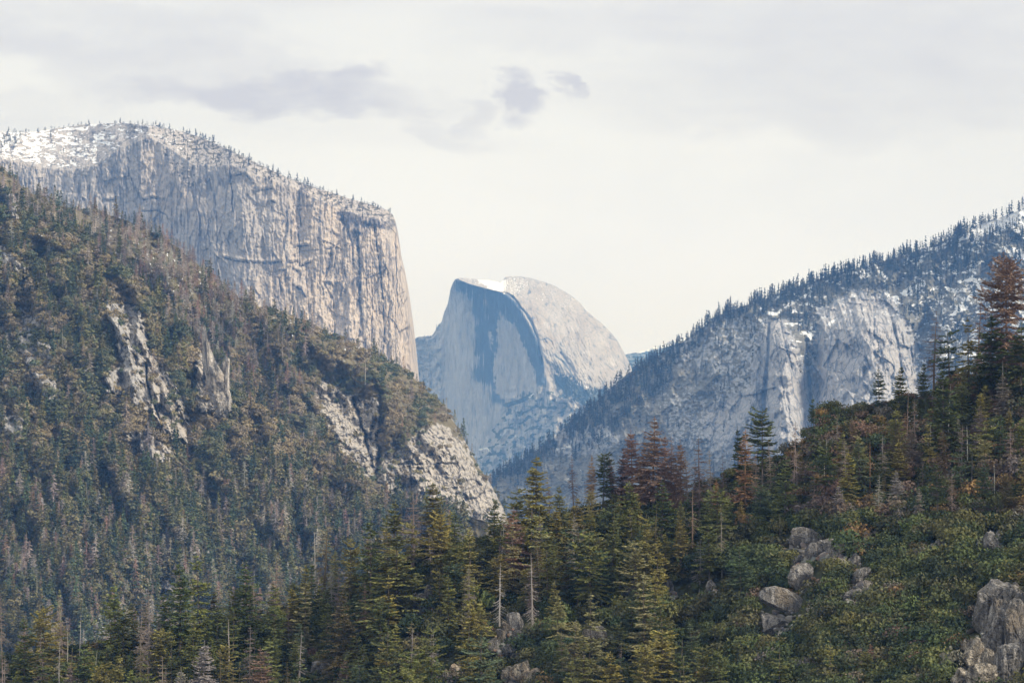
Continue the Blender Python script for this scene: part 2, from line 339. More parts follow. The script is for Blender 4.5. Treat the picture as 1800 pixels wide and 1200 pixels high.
def ec_masks(PX, PY, c, D):
    rim = ec_rim(PX)
    brk = .45 + .65 * sst(fbm(PX / 5., PY / 12., 78, 3), -.35, .25)
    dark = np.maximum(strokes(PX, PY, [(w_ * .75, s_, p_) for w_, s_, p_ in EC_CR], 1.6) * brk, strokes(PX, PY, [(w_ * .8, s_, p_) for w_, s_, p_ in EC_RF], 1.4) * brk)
    dark = np.maximum(dark, .62 * poly(PX, PY, [(590, 366), (640, 380), (694, 380), (697, 402), (640, 412), (620, 440), (600, 400)], 8, 14, 10, 3) * sst(ridged(PX / 7., PY / 30., 33, 3), -.4, .5))
    streak = sst(ridged(PX / 7.5 + .3 * gn(PX / 20, PY / 50, 3), PY / 190., 21, 3), .35, .95)
    dark = np.maximum(dark, .42 * sst(ridged(PX / 3. + .3 * gn(PX / 9, PY / 30, 3), PY / 60., 91, 2), .45, .95))
    dark = np.maximum(dark, .62 * streak * sst(fbm(PX / 40., PY / 90., 22, 3), -.3, .5))
    top = 1 - sst(PY, rim - 4, rim + 10)
    blot = sst(ridged(PX / 15. + .4 * gn(PX / 25, PY / 60, 9), PY / 240., 93, 3), .05, .75) * sst(fbm(PX / 26., PY / 70., 94, 3), -.1, .35)
    dark = np.maximum(dark, .50 * blot); dark = np.maximum(dark, .5 * sst(fbm(PX / 5., PY / 14., 95, 4), .12, .45) * sst(fbm(PX / 60., PY / 50., 96, 3), -.3, .3))
    dark = np.maximum(dark, .60 * sst(fbm(PX / 3.5, PY / 2.2, 97, 3), .12, .4) * top)
    warm = sst(PX + 60 * fbm(PX / 60., PY / 120., 23, 3) + .25 * (PY - 400), 400, 560) * (1 - .6 * top)
    warm = np.clip(warm * (.65 + .7 * sst(fbm(PX / 18., PY / 150., 24, 3), -.3, .6)) + .4 * poly(PX, PY, [(255, 245), (280, 260), (325, 300), (345, 350), (300, 372), (250, 350), (240, 300)], 14), 0, 1)
    warm = np.maximum(warm, 1.4 * stroke(PX, PY, [(602, 415), (604, 450), (600, 520), (602, 590)], 5, 1.5)); warm = np.maximum(warm, 1.2 * stroke(PX, PY, [(659, 420), (662, 470), (660, 520)], 4, 1.5))
    sd = sst(350 - PX + 60 * fbm(PX / 50., PY / 30., 26, 3), 0, 200)
    band = (rim - PY)
    sn = .30 * sst(band, -2, 10) * sst(PX, 450, 300) * sst(gn(PX / 5. + PY / 12, PY / 2.2, 101), .0, .45) + sst(band, -4, 22) * (-.12 + .33 * sd) + .42 * sst(gn(PX / 6.5 + PY / 9, PY / 1.9, 79) + .7 * gn(PX / 16., PY / 5., 80), -.15, .4) * sst(band, -6, 8) * (.35 + .65 * sd) + .32 * sst(fbm(PX / 20. + PY / 30, PY / 3.5 - PX / 22., 27, 3), -.2, .6) * sst(band, -12, 10)
    sn = sn * sst(PX, 640, 250) + .20 * sst(band, 0, 14) * sst(fbm(PX / 9., PY / 3., 28, 3), -.1, .6)
    for p_, s_ in (([(100, 330), (135, 312), (175, 290), (196, 278)], .7), ([(85, 345), (120, 335), (145, 316)], .45), ([(110, 276), (140, 262), (180, 242)], .8), ([(215, 305), (225, 325), (230, 340)], .4)):
        sn = np.maximum(sn, s_ * stroke(PX, PY, p_, 3.0, 2.5))
    sn = np.maximum(sn, .46 * sst(gn(PX / 4.5, PY / 1.8, 29), .52, .75) * sst(PX, 420, 150))
    sn -= .55 * sst(fbm(PX / 34. + PY / 60, PY / 16. - PX / 60, 98, 3), -.15, .35) * sst(PX, 50, 110)
    sn -= .8 * sst(fbm(PX / 14. + 4, PY / 5., 30, 3), .05, .4) * sst(band, 0, 10)
    veg = .85 * sst(band, -6, 12) * sst(fbm(PX / 9., PY / 4., 31, 3), -.15, .35) * (.35 + .65 * sst(PX, 150, 330))
    veg = np.maximum(veg, .7 * poly(PX, PY, [(285, 245), (340, 300), (355, 345), (330, 335), (300, 300), (282, 262)], 6, 14, 8) * sst(fbm(PX / 6., PY / 5., 34, 3), -.2, .4))
    return dict(dark=dark, warm=warm, snow=sn, veg=veg)
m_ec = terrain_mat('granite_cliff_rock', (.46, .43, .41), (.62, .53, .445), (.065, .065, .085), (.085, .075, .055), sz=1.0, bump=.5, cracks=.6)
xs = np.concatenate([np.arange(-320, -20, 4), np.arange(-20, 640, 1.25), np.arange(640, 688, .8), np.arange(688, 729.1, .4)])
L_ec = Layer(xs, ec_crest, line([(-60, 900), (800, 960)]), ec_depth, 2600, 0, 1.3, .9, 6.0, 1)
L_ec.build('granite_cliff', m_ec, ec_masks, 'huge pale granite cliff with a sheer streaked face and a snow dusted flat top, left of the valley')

# ---------------------------------------------------------------- far centre: split granite dome
hd_crest = line([(700, 640), (722, 612), (727, 596), (735, 592), (752, 590), (758, 591), (766, 580), (771, 569), (776, 566), (781, 548), (787, 534), (790, 520), (792, 508), (796, 497), (800, 491), (808, 488.5), (820, 489), (840, 491), (858, 492),
                 (872, 494), (880, 497), (884, 492), (888, 487), (897, 485.5), (915, 486), (935, 489), (955, 495), (975, 502), (990, 511), (1005, 520), (1020, 532), (1030, 546), (1045, 557), (1060, 570), (1075, 585), (1085, 598), (1093, 612), (1100, 625), (1106, 636), (1110, 647), (1118, 700), (1124, 800)])
hd_lip = line([(-100, 480), (790, 492), (800, 490), (812, 493), (830, 500), (860, 508), (885, 514), (895, 519), (905, 528), (920, 548), (932, 568), (942, 590), (950, 612), (957, 640), (962, 668), (966, 700), (975, 730), (1200, 900)])
hd_lipx = line([(480, 790), (493, 812), (500, 830), (508, 860), (514, 885), (519, 895), (528, 905), (548, 920), (568, 932), (590, 942), (612, 950), (640, 957), (668, 962), (700, 966), (730, 975), (900, 1000)])
hd_edge = line([(486, 915), (495, 955), (511, 990), (532, 1020), (546, 1030), (557, 1045), (570, 1060), (585, 1075), (598, 1085), (612, 1093), (625, 1100), (636, 1106), (647, 1110), (700, 1118), (900, 1130)])
HD_STR = [(13, .95, [(835, 520), (850, 560), (856, 610), (862, 640)]), (9, 1, [(868, 530), (870, 590), (866, 640)]), (14, .9, [(815, 503), (850, 515), (880, 522), (905, 545)]), (10, .8, [(905, 550), (930, 590), (945, 640), (952, 665)]), (9, .75, [(885, 540), (920, 590), (935, 640)]),
          (16, .8, [(850, 655), (866, 660), (880, 650)]), (6, .6, [(842, 560), (843, 620)]), (8, .6, [(870, 670), (876, 700)])]
def hd_depth(PX, PY, c):
    m = 3.55
    lx = hd_lipx(PY); d = PX - lx
    left = PY > hd_lip(PX)
    D = 15000 + np.where(d < 0, -d * m * .80, d * m * .55)
    right = (1 - sst(PY, hd_lip(PX) - 1, hd_lip(PX) + 3)) * sst(PX, 805, 830)
    D = np.where(d > 0, D, D) + right * 0
    D += sst(d, -4, 60) * 1.2 * m * np.clip(620 - PY, -40, 150)
    up = np.clip(hd_lip(PX) - PY, 0, 60) * (PX < 905) * sst(PX, 800, 830); D += up * m * 4.0 * (d < 6)
    D += recess(hd_edge(PY) - PX, 90, 420)
    D += recess(PX - 722, 60, -0) 
    D += 120 * sst(PX, 815, 770) * 1.2
    D -= 120 * sst(PY, 640, 900) * (1 + 1.5 * sst(PX, 920, 1000))
    fl = sst(d, 6, -2)
    D -= fl * (14 * ridged(PX / 13., PY / 160., 5, 3) + 7 * ridged(PX / 4., PY / 40., 6, 2) + 10 * fbm(PX / 10., PY / 30., 7, 3))
    D -= (1 - fl) * (34 * fbm(PX / 42., PY / 42., 8, 3) + 10 * ridged((PX - PY * .5) / 5., (PY + PX * .3) / 22., 49, 3) + 12 * ridged((PX - PY * .5) / 9., (PY + PX * .3) / 30., 9, 3) + 5 * fbm(PX / 4., PY / 4., 19, 3))
    low = sst(PY + 25 * gn(PX / 30., .3, 3), 650, 710) * sst(PX, 860, 900) + sst(PX, 790, 765) + .6 * sst(PY, 760, 800)
    D -= low * (85 * ridged(PX / 46. + PY / 200., PY / 70., 10, 4) + 22 * fbm(PX / 9., PY / 9., 11, 4))
    D += 45 * strokes(PX, PY, [(2.2, 1, [(886, 513), (905, 527), (922, 549), (936, 572), (946, 600), (953, 640)]), (3, .9, [(1000, 640), (1010, 655), (1008, 668)]), (2.5, .8, [(985, 620), (995, 632), (1003, 650)])], 1.5)
    return D
def hd_masks(PX, PY, c, D):
    lx = hd_lipx(PY); face = sst(lx - PX, -2, 3) * sst(PY, hd_lip(PX) - 2, hd_lip(PX) + 3)
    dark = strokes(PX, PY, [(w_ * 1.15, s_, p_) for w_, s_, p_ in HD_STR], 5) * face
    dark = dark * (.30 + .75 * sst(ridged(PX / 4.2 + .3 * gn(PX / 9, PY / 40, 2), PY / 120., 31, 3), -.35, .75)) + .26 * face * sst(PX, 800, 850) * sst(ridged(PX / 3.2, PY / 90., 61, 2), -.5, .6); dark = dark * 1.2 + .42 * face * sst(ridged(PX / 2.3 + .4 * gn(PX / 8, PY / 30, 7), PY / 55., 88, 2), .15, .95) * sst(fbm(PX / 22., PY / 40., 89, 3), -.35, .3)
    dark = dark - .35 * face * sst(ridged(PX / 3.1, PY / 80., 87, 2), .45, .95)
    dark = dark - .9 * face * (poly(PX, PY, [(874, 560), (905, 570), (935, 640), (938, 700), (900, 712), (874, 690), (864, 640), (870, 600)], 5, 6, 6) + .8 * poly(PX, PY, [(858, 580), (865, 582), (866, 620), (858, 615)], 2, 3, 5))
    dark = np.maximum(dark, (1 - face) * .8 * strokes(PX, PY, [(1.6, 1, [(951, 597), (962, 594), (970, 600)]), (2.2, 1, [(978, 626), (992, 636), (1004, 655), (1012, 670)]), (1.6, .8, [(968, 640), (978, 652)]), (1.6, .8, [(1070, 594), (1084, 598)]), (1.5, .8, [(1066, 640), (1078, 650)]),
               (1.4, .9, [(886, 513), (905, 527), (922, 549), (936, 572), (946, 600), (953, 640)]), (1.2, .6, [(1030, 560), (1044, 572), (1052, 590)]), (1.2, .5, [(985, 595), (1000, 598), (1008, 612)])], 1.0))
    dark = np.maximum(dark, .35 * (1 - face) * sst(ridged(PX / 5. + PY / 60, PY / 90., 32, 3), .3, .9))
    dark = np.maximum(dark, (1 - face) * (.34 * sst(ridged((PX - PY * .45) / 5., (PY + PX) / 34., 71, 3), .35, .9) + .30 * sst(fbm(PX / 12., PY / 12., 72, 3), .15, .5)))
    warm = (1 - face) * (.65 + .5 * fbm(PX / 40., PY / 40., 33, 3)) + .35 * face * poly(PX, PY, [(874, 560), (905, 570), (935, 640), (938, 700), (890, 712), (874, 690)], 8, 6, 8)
    cap = poly(PX, PY, [(836, 486), (880, 480), (887, 500), (884, 514), (862, 508), (846, 497)], 5.0, 6, 5); cap = cap * (.55 + .6 * sst(gn(PX / 4., PY / 1.6, 73), -.4, .1))
    sn = 1.0 * cap + .8 * poly(PX, PY, [(882, 495), (892, 484), (925, 485), (930, 505), (912, 520), (888, 515)], 9, 8, 6) * sst(gn(PX / 2.6 + PY / 5., PY / 1.5 - PX / 6., 35), -.1, .5) * .85
    spk = sst(gn(PX / 3.6 + PY / 9., PY / 2.4, 36), .50, .70)
    sn = np.maximum(sn, .62 * spk * (1 - face) * sst(660 - PY, 0, 160)); sn = np.maximum(sn, .60 * sst(gn(PX / 3., PY / 4., 37), .45, .7) * sst(PX, 800, 780))
    sn = np.maximum(sn, .5 * sst(gn(PX / 4., PY / 3., 47), .55, .75) * face * sst(PY, 560, 500) )
    low = sst(PY + 20 * gn(PX / 30., .3, 3), 665, 700) * sst(PX, 950, 970) + sst(PY, 760, 810)
    low = np.clip(low + poly(PX, PY, [(870, 730), (945, 690), (985, 690), (1000, 860), (830, 860)], 5), 0, 1)
    sn = np.maximum(sn, low * .60 * sst(gn(PX / 5. + PY / 7., PY / 3., 38), .28, .6))
    for p_, s_ in (([(843, 790), (856, 787), (864, 795)], .9), ([(1000, 672), (1020, 676), (1040, 683), (1052, 680)], .5), ([(930, 698), (937, 692)], 1)): sn = np.maximum(sn, s_ * stroke(PX, PY, p_, 2.0, 1))
    veg = low * .75 * sst(fbm(PX / 12. + PY / 30., PY / 9., 39, 3), -.05, .35)
    veg = np.maximum(veg, .9 * poly(PX, PY, [(975, 655), (1000, 664), (1030, 684), (1060, 682), (1075, 690), (1060, 720), (1010, 705), (975, 680)], 4, 8, 6))
    veg = np.maximum(veg, .9 * stroke(PX, PY, [(888, 712), (910, 706), (934, 694)], 5, 3)); veg = np.maximum(veg, .45 * sst(PX, 800, 770) * sst(fbm(PX / 6., PY / 6., 40, 3), .0, .4))
    return dict(dark=dark, warm=np.clip(warm, 0, 1), snow=sn, veg=veg)
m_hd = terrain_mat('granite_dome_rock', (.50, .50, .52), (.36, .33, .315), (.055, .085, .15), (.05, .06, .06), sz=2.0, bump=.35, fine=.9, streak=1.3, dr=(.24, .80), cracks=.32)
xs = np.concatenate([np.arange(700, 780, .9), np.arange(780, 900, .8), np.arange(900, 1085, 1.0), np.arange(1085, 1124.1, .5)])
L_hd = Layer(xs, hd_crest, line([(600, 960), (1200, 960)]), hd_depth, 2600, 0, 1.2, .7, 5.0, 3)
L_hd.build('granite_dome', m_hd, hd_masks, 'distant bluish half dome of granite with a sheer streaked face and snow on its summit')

# ---------------------------------------------------------------- behind: small snowy ridge between the dome and the right-hand mountain
def fr_depth(PX, PY, c): return 18000 + 6 * (PY - c) * -3 + 150 * fbm(PX / 20., PY / 10., 4, 3)
def fr_masks(PX, PY, c, D):
    b = 621 + (PX - 1100) * -.02 + 2 * gn(PX / 6., .1, 4)
    return dict(dark=0 * PX, warm=0 * PX, snow=np.where(PY < np.where(PX > 1120, 619 - (PX - 1120) * .25 + (PX > 1140) * 0, 0) + 2.5, 1., .25), veg=np.full(PX.shape, .8))
xs = np.arange(1060, 1330, 1.2)
L_fr = Layer(xs, line([(1060, 632), (1090, 627), (1103, 622), (1120, 619), (1130, 617), (1150, 610), (1165, 604), (1178, 600), (1200, 596), (1330, 600)]), line([(1000, 900), (1400, 900)]), fr_depth, 1500, 0, 1.5, .6, 3.0, 8)
L_fr.build('snowy_ridge', terrain_mat('far_ridge', (.35, .36, .4), (.4, .38, .35), (.1, .12, .15), (.035, .055, .07), sz=2.0, bump=.2), fr_masks, 'low far ridge with a snow top between the dome and the mountain on the right')

# ---------------------------------------------------------------- right: snow patched mountain with pale rock faces
rm_crest = line([(820, 905), (850, 862), (872, 838), (900, 820), (930, 803), (950, 785), (975, 768), (990, 752), (1005, 745), (1040, 715), (1065, 690), (1085, 672), (1105, 655), (1130, 642), (1160, 622), (1185, 610), (1215, 590), (1240, 572), (1250, 560), (1285, 545), (1330, 530),
                 (1370, 516), (1410, 500), (1450, 488), (1500, 473), (1550, 460), (1600, 444), (1650, 428), (1700, 402), (1740, 388), (1800, 368), (1900, 340), (2150, 300)])
RM_FACE = [[(1347, 562), (1370, 556), (1385, 575), (1400, 610), (1412, 640), (1420, 680), (1450, 720), (1470, 800), (1330, 800), (1318, 740), (1326, 640), (1334, 590)],
           [(1440, 545), (1465, 530), (1495, 515), (1530, 515), (1560, 518), (1575, 540), (1590, 560), (1612, 600), (1618, 650), (1610, 720), (1560, 800), (1400, 800), (1420, 700), (1428, 620)],
           [(1395, 650), (1412, 655), (1440, 640), (1470, 660), (1470, 800), (1395, 800)], [(1240, 740), (1262, 700), (1300, 690), (1330, 680), (1335, 800), (1240, 800)]]
RM_CR = [(4, .9, [(1352, 568), (1350, 620), (1346, 680), (1340, 740)]), (2.2, .7, [(1374, 575), (1384, 620), (1398, 665)]), (1.8, .6, [(1362, 590), (1372, 650), (1378, 700)]), (6, .8, [(1414, 600), (1420, 640), (1424, 690), (1430, 730)]), (2.6, .7, [(1536, 540), (1537, 590)]), (2.0, .6, [(1528, 570), (1529, 600)]),
         (3, .6, [(1495, 540), (1508, 580), (1520, 620), (1530, 650)]), (2.2, .5, [(1450, 600), (1460, 650), (1470, 720)]), (3, .6, [(1568, 560), (1578, 600), (1585, 650)]), (3, .5, [(1560, 650), (1580, 690), (1600, 700)]), (2.2, .5, [(1480, 640), (1500, 690), (1510, 740)]), (2, .5, [(1394, 640), (1404, 690), (1410, 740)]), (2, .6, [(1600, 600), (1605, 650)])]
def rm_face(PX, PY): return np.maximum(np.maximum(poly(PX, PY, RM_FACE[0], 6, 13, 11), poly(PX, PY, RM_FACE[1], 7, 16, 12)), np.maximum(poly(PX, PY, RM_FACE[2], 6, 13, 11), .6 * poly(PX, PY, RM_FACE[3], 9, 18, 11)))
def rm_depth(PX, PY, c):
    m = 1.75
    D = 7600 - .9 * np.clip(PX - 1150, -350, 900) * .7 - m * 1.05 * (PY - c)
    f = rm_face(PX, PY)
    fl = sst(PX, 1330, 1352) * sst(PX, 1440, 1400)
    D -= 260 * np.exp(-((PX - 1375) / 45.) ** 2) * sst(PY, 545, 620) + 210 * np.exp(-((PX - 1520) / 75.) ** 2) * sst(PY, 505, 600)
    D += 150 * np.exp(-((PX - 1428) / 20.) ** 2) * sst(PY, 560, 660) + 120 * np.exp(-((PX - 1628) / 26.) ** 2) * sst(PY, 520, 600)
    D -= 70 * ridged(PX / 90. + PY / 240., PY / 110., 5, 4)
    D -= f * (20 * ridged((PX - PY * .25) / 22., PY / 120., 6, 3) + 9 * fbm(PX / 6., PY / 10., 7, 4) + 8 * ridged((PX - PY * .25) / 5., PY / 40., 46, 2))
    v, b = cells((PX - PY * .25) / 15. + .4 * gn(PX / 20, PY / 20, 3), PY / 34., 6); D -= f * 30 * (v - .5)
    v, b = cells((PX - PY * .2) / 40. + .4 * gn(PX / 30, PY / 30, 3), PY / 70., 26); D -= f * 50 * (v - .5)
    D -= (1 - f) * (26 * ridged((PX - PY * .5) / 30., (PY + PX * .3) / 60., 8, 4) + 9 * fbm(PX / 5., PY / 5., 9, 3))
    D += 28 * strokes(PX, PY, RM_CR, 1.5)
    return D
def rm_masks(PX, PY, c, D):
    f = rm_face(PX, PY)
    dark = strokes(PX, PY, RM_CR, 1.5) * .8 + .5 * f * sst(PX, 1352, 1338) * sst(PX, 1300, 1320)
    warm = .35 * f + .5 * poly(PX, PY, [(1520, 490), (1540, 495), (1536, 515), (1518, 512)], 4)
    rub = poly(PX, PY, [(1230, 575), (1290, 548), (1345, 560), (1330, 620), (1320, 740), (1290, 720), (1250, 660), (1200, 640), (1160, 640), (1190, 610)], 12, 16, 14)
    veg = np.where(True, .66 + .20 * fbm(PX / 30., PY / 16., 31, 3), 0) * (1 - f) - .42 * rub * sst(fbm(PX / 8., PY / 8., 32, 3), -.2, .25)
    veg -= .5 * poly(PX, PY, [(975, 760), (1010, 752), (1060, 752), (1090, 770), (1060, 795), (1000, 800), (965, 790)], 6, 10, 8)
    veg -= .35 * poly(PX, PY, [(1160, 690), (1240, 700), (1320, 720), (1330, 800), (1180, 780)], 10, 20, 12) * sst(fbm(PX / 7., PY / 5., 33, 3), -.2, .2)
    hi = sst(PX, 1280, 1420) * sst(720 - PY, 0, 90)
    sn = .34 * sst(PX, 1560, 1760) * sst(fbm(PX / 40., PY / 22., 99, 3), -.3, .3) + (.12 + .50 * hi) * sst(fbm(PX / 26. + PY / 40., PY / 13. - PX / 60., 34, 4), .0, .40) + .06 * hi
    sn = sn * (1 - .55 * f) + .40 * sst(gn(PX / 3.6, PY / 2.6, 35), .56, .76) * (1 - .4 * f)
    sn = np.maximum(sn, 1.1 * poly(PX, PY, [(1694, 413), (1730, 392), (1830, 345), (1960, 335), (1960, 380), (1800, 400), (1750, 404), (1722, 418), (1690, 424), (1650, 440)], 3, 5, 9))
    sn = np.maximum(sn, 1.0 * poly(PX, PY, [(1582, 515), (1598, 503), (1620, 496), (1630, 499), (1612, 510), (1592, 522)], 2, 3, 5))
    for p_, s_ in (([(1598, 450), (1590, 465), (1608, 455), (1630, 447)], .8), ([(1640, 440), (1665, 425), (1690, 418)], .7), ([(1365, 524), (1380, 518)], .8), ([(1380, 540), (1400, 530), (1410, 520)], .6), ([(1338, 543), (1350, 550), (1366, 552), (1372, 545)], .8),
                   ([(1545, 475), (1556, 490), (1555, 510), (1562, 520)], .7), ([(1710, 485), (1722, 505), (1730, 520)], .8), ([(1700, 470), (1715, 480)], .7), ([(1470, 486), (1495, 480), (1520, 478)], .6), ([(1455, 572), (1470, 560)], .6), ([(1450, 598), (1462, 588)], .6), ([(1535, 695), (1545, 685), (1530, 705)], .9), ([(980, 788), (1000, 785)], .9)):
        sn = np.maximum(sn, s_ * stroke(PX, PY, p_, 3.4, 2.0))
    sn = np.maximum(sn, .45 * poly(PX, PY, [(1600, 520), (1740, 480), (1830, 480), (1830, 640), (1620, 620)], 20) * sst(fbm(PX / 10. + PY / 16., PY / 12., 36, 4), -.3, .3))
    return dict(dark=dark, warm=warm, snow=sn, veg=veg)
m_rm = terrain_mat('mountain_rock', (.40, .415, .445), (.49, .44, .41), (.07, .09, .13), (.11, .11, .095), soil=(.24, .22, .205), sz=.9, bump=.35, fine=.7, cracks=.7)
L_rm = Layer(np.concatenate([np.arange(820, 1830, 1.25), np.arange(1830, 2150, 3)]), rm_crest, line([(820, 960), (1300, 960), (1900, 900)]), rm_depth, 2600, 0, 1.3, 1.2, 9.0, 5)
L_rm.build('mountain', m_rm, rm_masks, 'bluish mountain on the right with pale rock faces, snow patches and a forested skyline')

# ---------------------------------------------------------------- left: wooded hill, two spurs
ha_crest = line([(-80, 268), (0, 292), (20, 308), (45, 335), (80, 350), (110, 362), (150, 372), (200, 380), (240, 394), (280, 412), (320, 442), (360, 475), (400, 512), (440, 533), (480, 548), (520, 560), (560, 578), (600, 598), (640, 612), (680, 632), (715, 652), (735, 672), (755, 690), (775, 710), (795, 735), (812, 762),
                 (828, 795), (845, 825), (862, 850), (880, 882), (900, 930), (930, 1010)])
RK_A = [[(560, 660), (600, 690), (640, 705), (668, 700), (668, 740), (662, 780), (670, 820), (650, 838), (625, 810), (600, 790), (585, 755), (568, 720), (558, 690)],
        [(672, 800), (700, 790), (725, 765), (742, 750), (775, 745), (800, 760), (822, 790), (842, 830), (865, 860), (884, 890), (890, 960), (700, 930), (668, 850)]]
def ha_rock(PX, PY):
    a = np.maximum(poly(PX, PY, RK_A[0], 5, 14, 10), poly(PX, PY, RK_A[1], 5, 16, 11))
    a = np.maximum(a, .9 * stroke(PX, PY, [(800, 735), (820, 770), (845, 815), (868, 850)], 6, 5))
    return a * (1 - .75 * poly(PX, PY, [(670, 690), (760, 690), (775, 735), (735, 760), (705, 790), (672, 795)], 6, 12, 9))
def ha_depth(PX, PY, c):
    m = .72
    D = 3300 - .5 * (PX - 300) * .35 - 1.35 * m * (PY - c)
    D += recess(np.clip((ha_edge(PY) - PX), 0, None), 80, 260)
    D -= 85 * ridged(PX / 130. - PY / 220., PY / 260. + PX / 300., 5, 4)
    D -= 14 * fbm(PX / 24., PY / 24., 6, 4)
    r = ha_rock(PX, PY); v, b = cells(PX / 9., PY / 11., 6)
    D -= r * (9 * ridged((PX - PY * .3) / 16., PY / 40., 7, 4) + 4 * fbm(PX / 5., PY / 5., 8, 4) + 10 * (v - .5)); v, b = cells((PX + PY * .2) / 26. + .3 * gn(PX / 15, PY / 15, 3), PY / 22., 16); D -= r * 18 * (v - .5)
    D += 26 * strokes(PX, PY, [(5, 1, [(672, 690), (670, 740), (668, 790), (662, 830)]), (3, .8, [(620, 700), (640, 760), (655, 820)])], 3)
    return D
ha_edge = line([(268, -80), (612, 640), (652, 715), (690, 755), (735, 795), (795, 828), (850, 862), (882, 880), (930, 900), (1010, 930)])
def snowbits(PX, PY, s): return sst(gn(PX / 3.4, PY / 3.4, s), .42, .62)
def ha_masks(PX, PY, c, D):
    r = ha_rock(PX, PY); r = np.maximum(r, .6 * poly(PX, PY, [(0, 330), (25, 340), (40, 370), (35, 400), (10, 380)], 5) )
    v, b = cells((PX - PY * .3) / 11. + .3 * gn(PX / 9, PY / 9, 3), PY / 16. + .3 * gn(PX / 9, PY / 9, 5), 6)
    dark = .75 * r * sst(b, .10, .02) + .8 * strokes(PX, PY, [(5, 1, [(672, 690), (670, 740), (668, 790), (662, 830)]), (3, .8, [(620, 700), (640, 760), (655, 820)])], 3) + .42 * r * sst(fbm(PX / 4., PY / 6., 31, 3), .0, .5)
    sn = snowbits(PX, PY, 32) * .95 * sst(PY, 700, 560) * sst(PX, 120, 220) * sst(fbm(PX / 40., PY / 30., 33, 2), -.35, .1)
    return dict(dark=dark, warm=.8 * r, snow=sn, veg=np.maximum((1 - r) * .95, .75 * r * sst(fbm(PX / 9., PY / 8., 36, 3), .30, .5)) - .1 * sst(fbm(PX / 7., PY / 7., 34, 3), .1, .4))
m_ha = terrain_mat('hill_ground', (.42, .41, .40), (.50, .45, .39), (.06, .058, .06), (.11, .095, .055), soil=(.20, .165, .12), sz=.35, bump=.5)
L_ha = Layer(np.concatenate([np.arange(-400, -30, 4), np.arange(-30, 930, 1.5)]), ha_crest, line([(-80, 1180), (600, 1150), (930, 1150)]), ha_depth, 1500, 0, 1.5, 1.6, 12.0, 6)
L_ha.build('back_hill', m_ha, ha_masks, 'wooded hillside with dead trees and a rocky lower flank below the granite cliff')

hb_crest = line([(-80, 330), (-20, 360), (60, 385), (120, 405), (160, 425), (200, 462), (240, 492), (275, 520), (300, 555), (330, 590), (350, 618), (380, 650), (410, 690), (445, 715), (490, 742), (530, 772), (570, 802), (610, 835), (650, 868), (690, 880), (740, 890), (800, 900), (900, 930)])
RK_B = [[(188, 535), (235, 538), (250, 560), (262, 600), (275, 640), (300, 660), (315, 700), (333, 740), (335, 778), (315, 772), (290, 755), (262, 725), (225, 700), (190, 690), (183, 655), (215, 640), (205, 590), (192, 560)],
        [(40, 545), (70, 560), (90, 620), (108, 700), (80, 700), (52, 650), (30, 600)], [(220, 765), (260, 762), (300, 790), (310, 815), (270, 810), (232, 790)], [(0, 430), (20, 450), (50, 470), (40, 480), (10, 470), (-20, 450)], [(5, 725), (45, 735), (40, 770), (10, 760)],
        [(325, 965), (370, 960), (368, 975), (330, 978)], [(135, 960), (155, 962), (150, 985), (135, 985)], [(25, 985), (60, 990), (50, 1010), (30, 1005)], [(275, 1010), (320, 1020), (310, 1040), (280, 1035)], [(10, 330), (30, 350), (28, 385), (5, 370)]]
RKW = [1, .62, .75, .8, .8, .8, .7, .6, .7, 1]
def hb_rock(PX, PY):
    a = 0
    for q, w_ in zip(RK_B, RKW): a = np.maximum(a, w_ * poly(PX, PY, q, 4, 11, 9))
    a = np.maximum(a, poly(PX, PY, [(345, 600), (372, 590), (398, 640), (410, 690), (406, 722), (352, 724), (345, 680)], 3, 5, 9))
    return a
def hb_depth(PX, PY, c):
    m = .62
    D = 2650 - .25 * (PX - 300) - 1.25 * m * (PY - c)
    D -= 75 * ridged(PX / 120. - PY / 260., PY / 240. + PX / 260., 15, 4)
    D -= 12 * fbm(PX / 22., PY / 22., 16, 4)
    r = hb_rock(PX, PY); v, b = cells((PX - PY * .35) / 9., PY / 24., 6)
    D -= r * (10 + 6 * ridged((PX - PY * .45) / 14., PY / 60., 17, 4) + 3 * fbm(PX / 4., PY / 5., 18, 4) + 9 * (v - .5)); v, b = cells((PX - PY * .4) / 24. + .3 * gn(PX / 15, PY / 15, 3), PY / 45., 16); D -= r * 14 * (v - .5)
    D += 18 * stroke(PX, PY, [(256, 640), (258, 670), (266, 700), (280, 735), (290, 760)], 2.0, .8)
    return D
def hb_masks(PX, PY, c, D):
    r = hb_rock(PX, PY)
    v, b = cells((PX - PY * .45) / 12. + .3 * gn(PX / 9, PY / 9, 3), (PY + PX * .2) / 26. + .3 * gn(PX / 9, PY / 9, 5), 6)
    dark = np.maximum(.8 * r * sst(b, .08, .015) + .9 * stroke(PX, PY, [(256, 640), (258, 670), (266, 700), (280, 735), (290, 760)], 1.6, .8), .36 * r * sst(fbm((PX - PY * .3) / 4., PY / 12., 41, 3), .0, .5))
    sn = snowbits(PX, PY, 42) * .85 * sst(PY, 760, 500) * sst(fbm(PX / 40., PY / 30., 43, 2), -.1, .3)
    return dict(dark=dark, warm=r * (.35 + .65 * sst(PX, 240, 280)), snow=sn, veg=np.maximum((1 - 1.3 * r) * .95, .7 * r * sst(fbm(PX / 9., PY / 8., 46, 3), .2, .4)))
m_hb = m_ha
L_hb = Layer(np.concatenate([np.arange(-400, -30, 4), np.arange(-30, 900, 1.5)]), hb_crest, line([(-80, 1240), (900, 1200)]), hb_depth, 1200, 0, 1.5, 1.6, 10.0, 7)
L_hb.build('front_hill', m_hb, hb_masks, 'brushy spur with pale rock slabs in front of the wooded hillside')

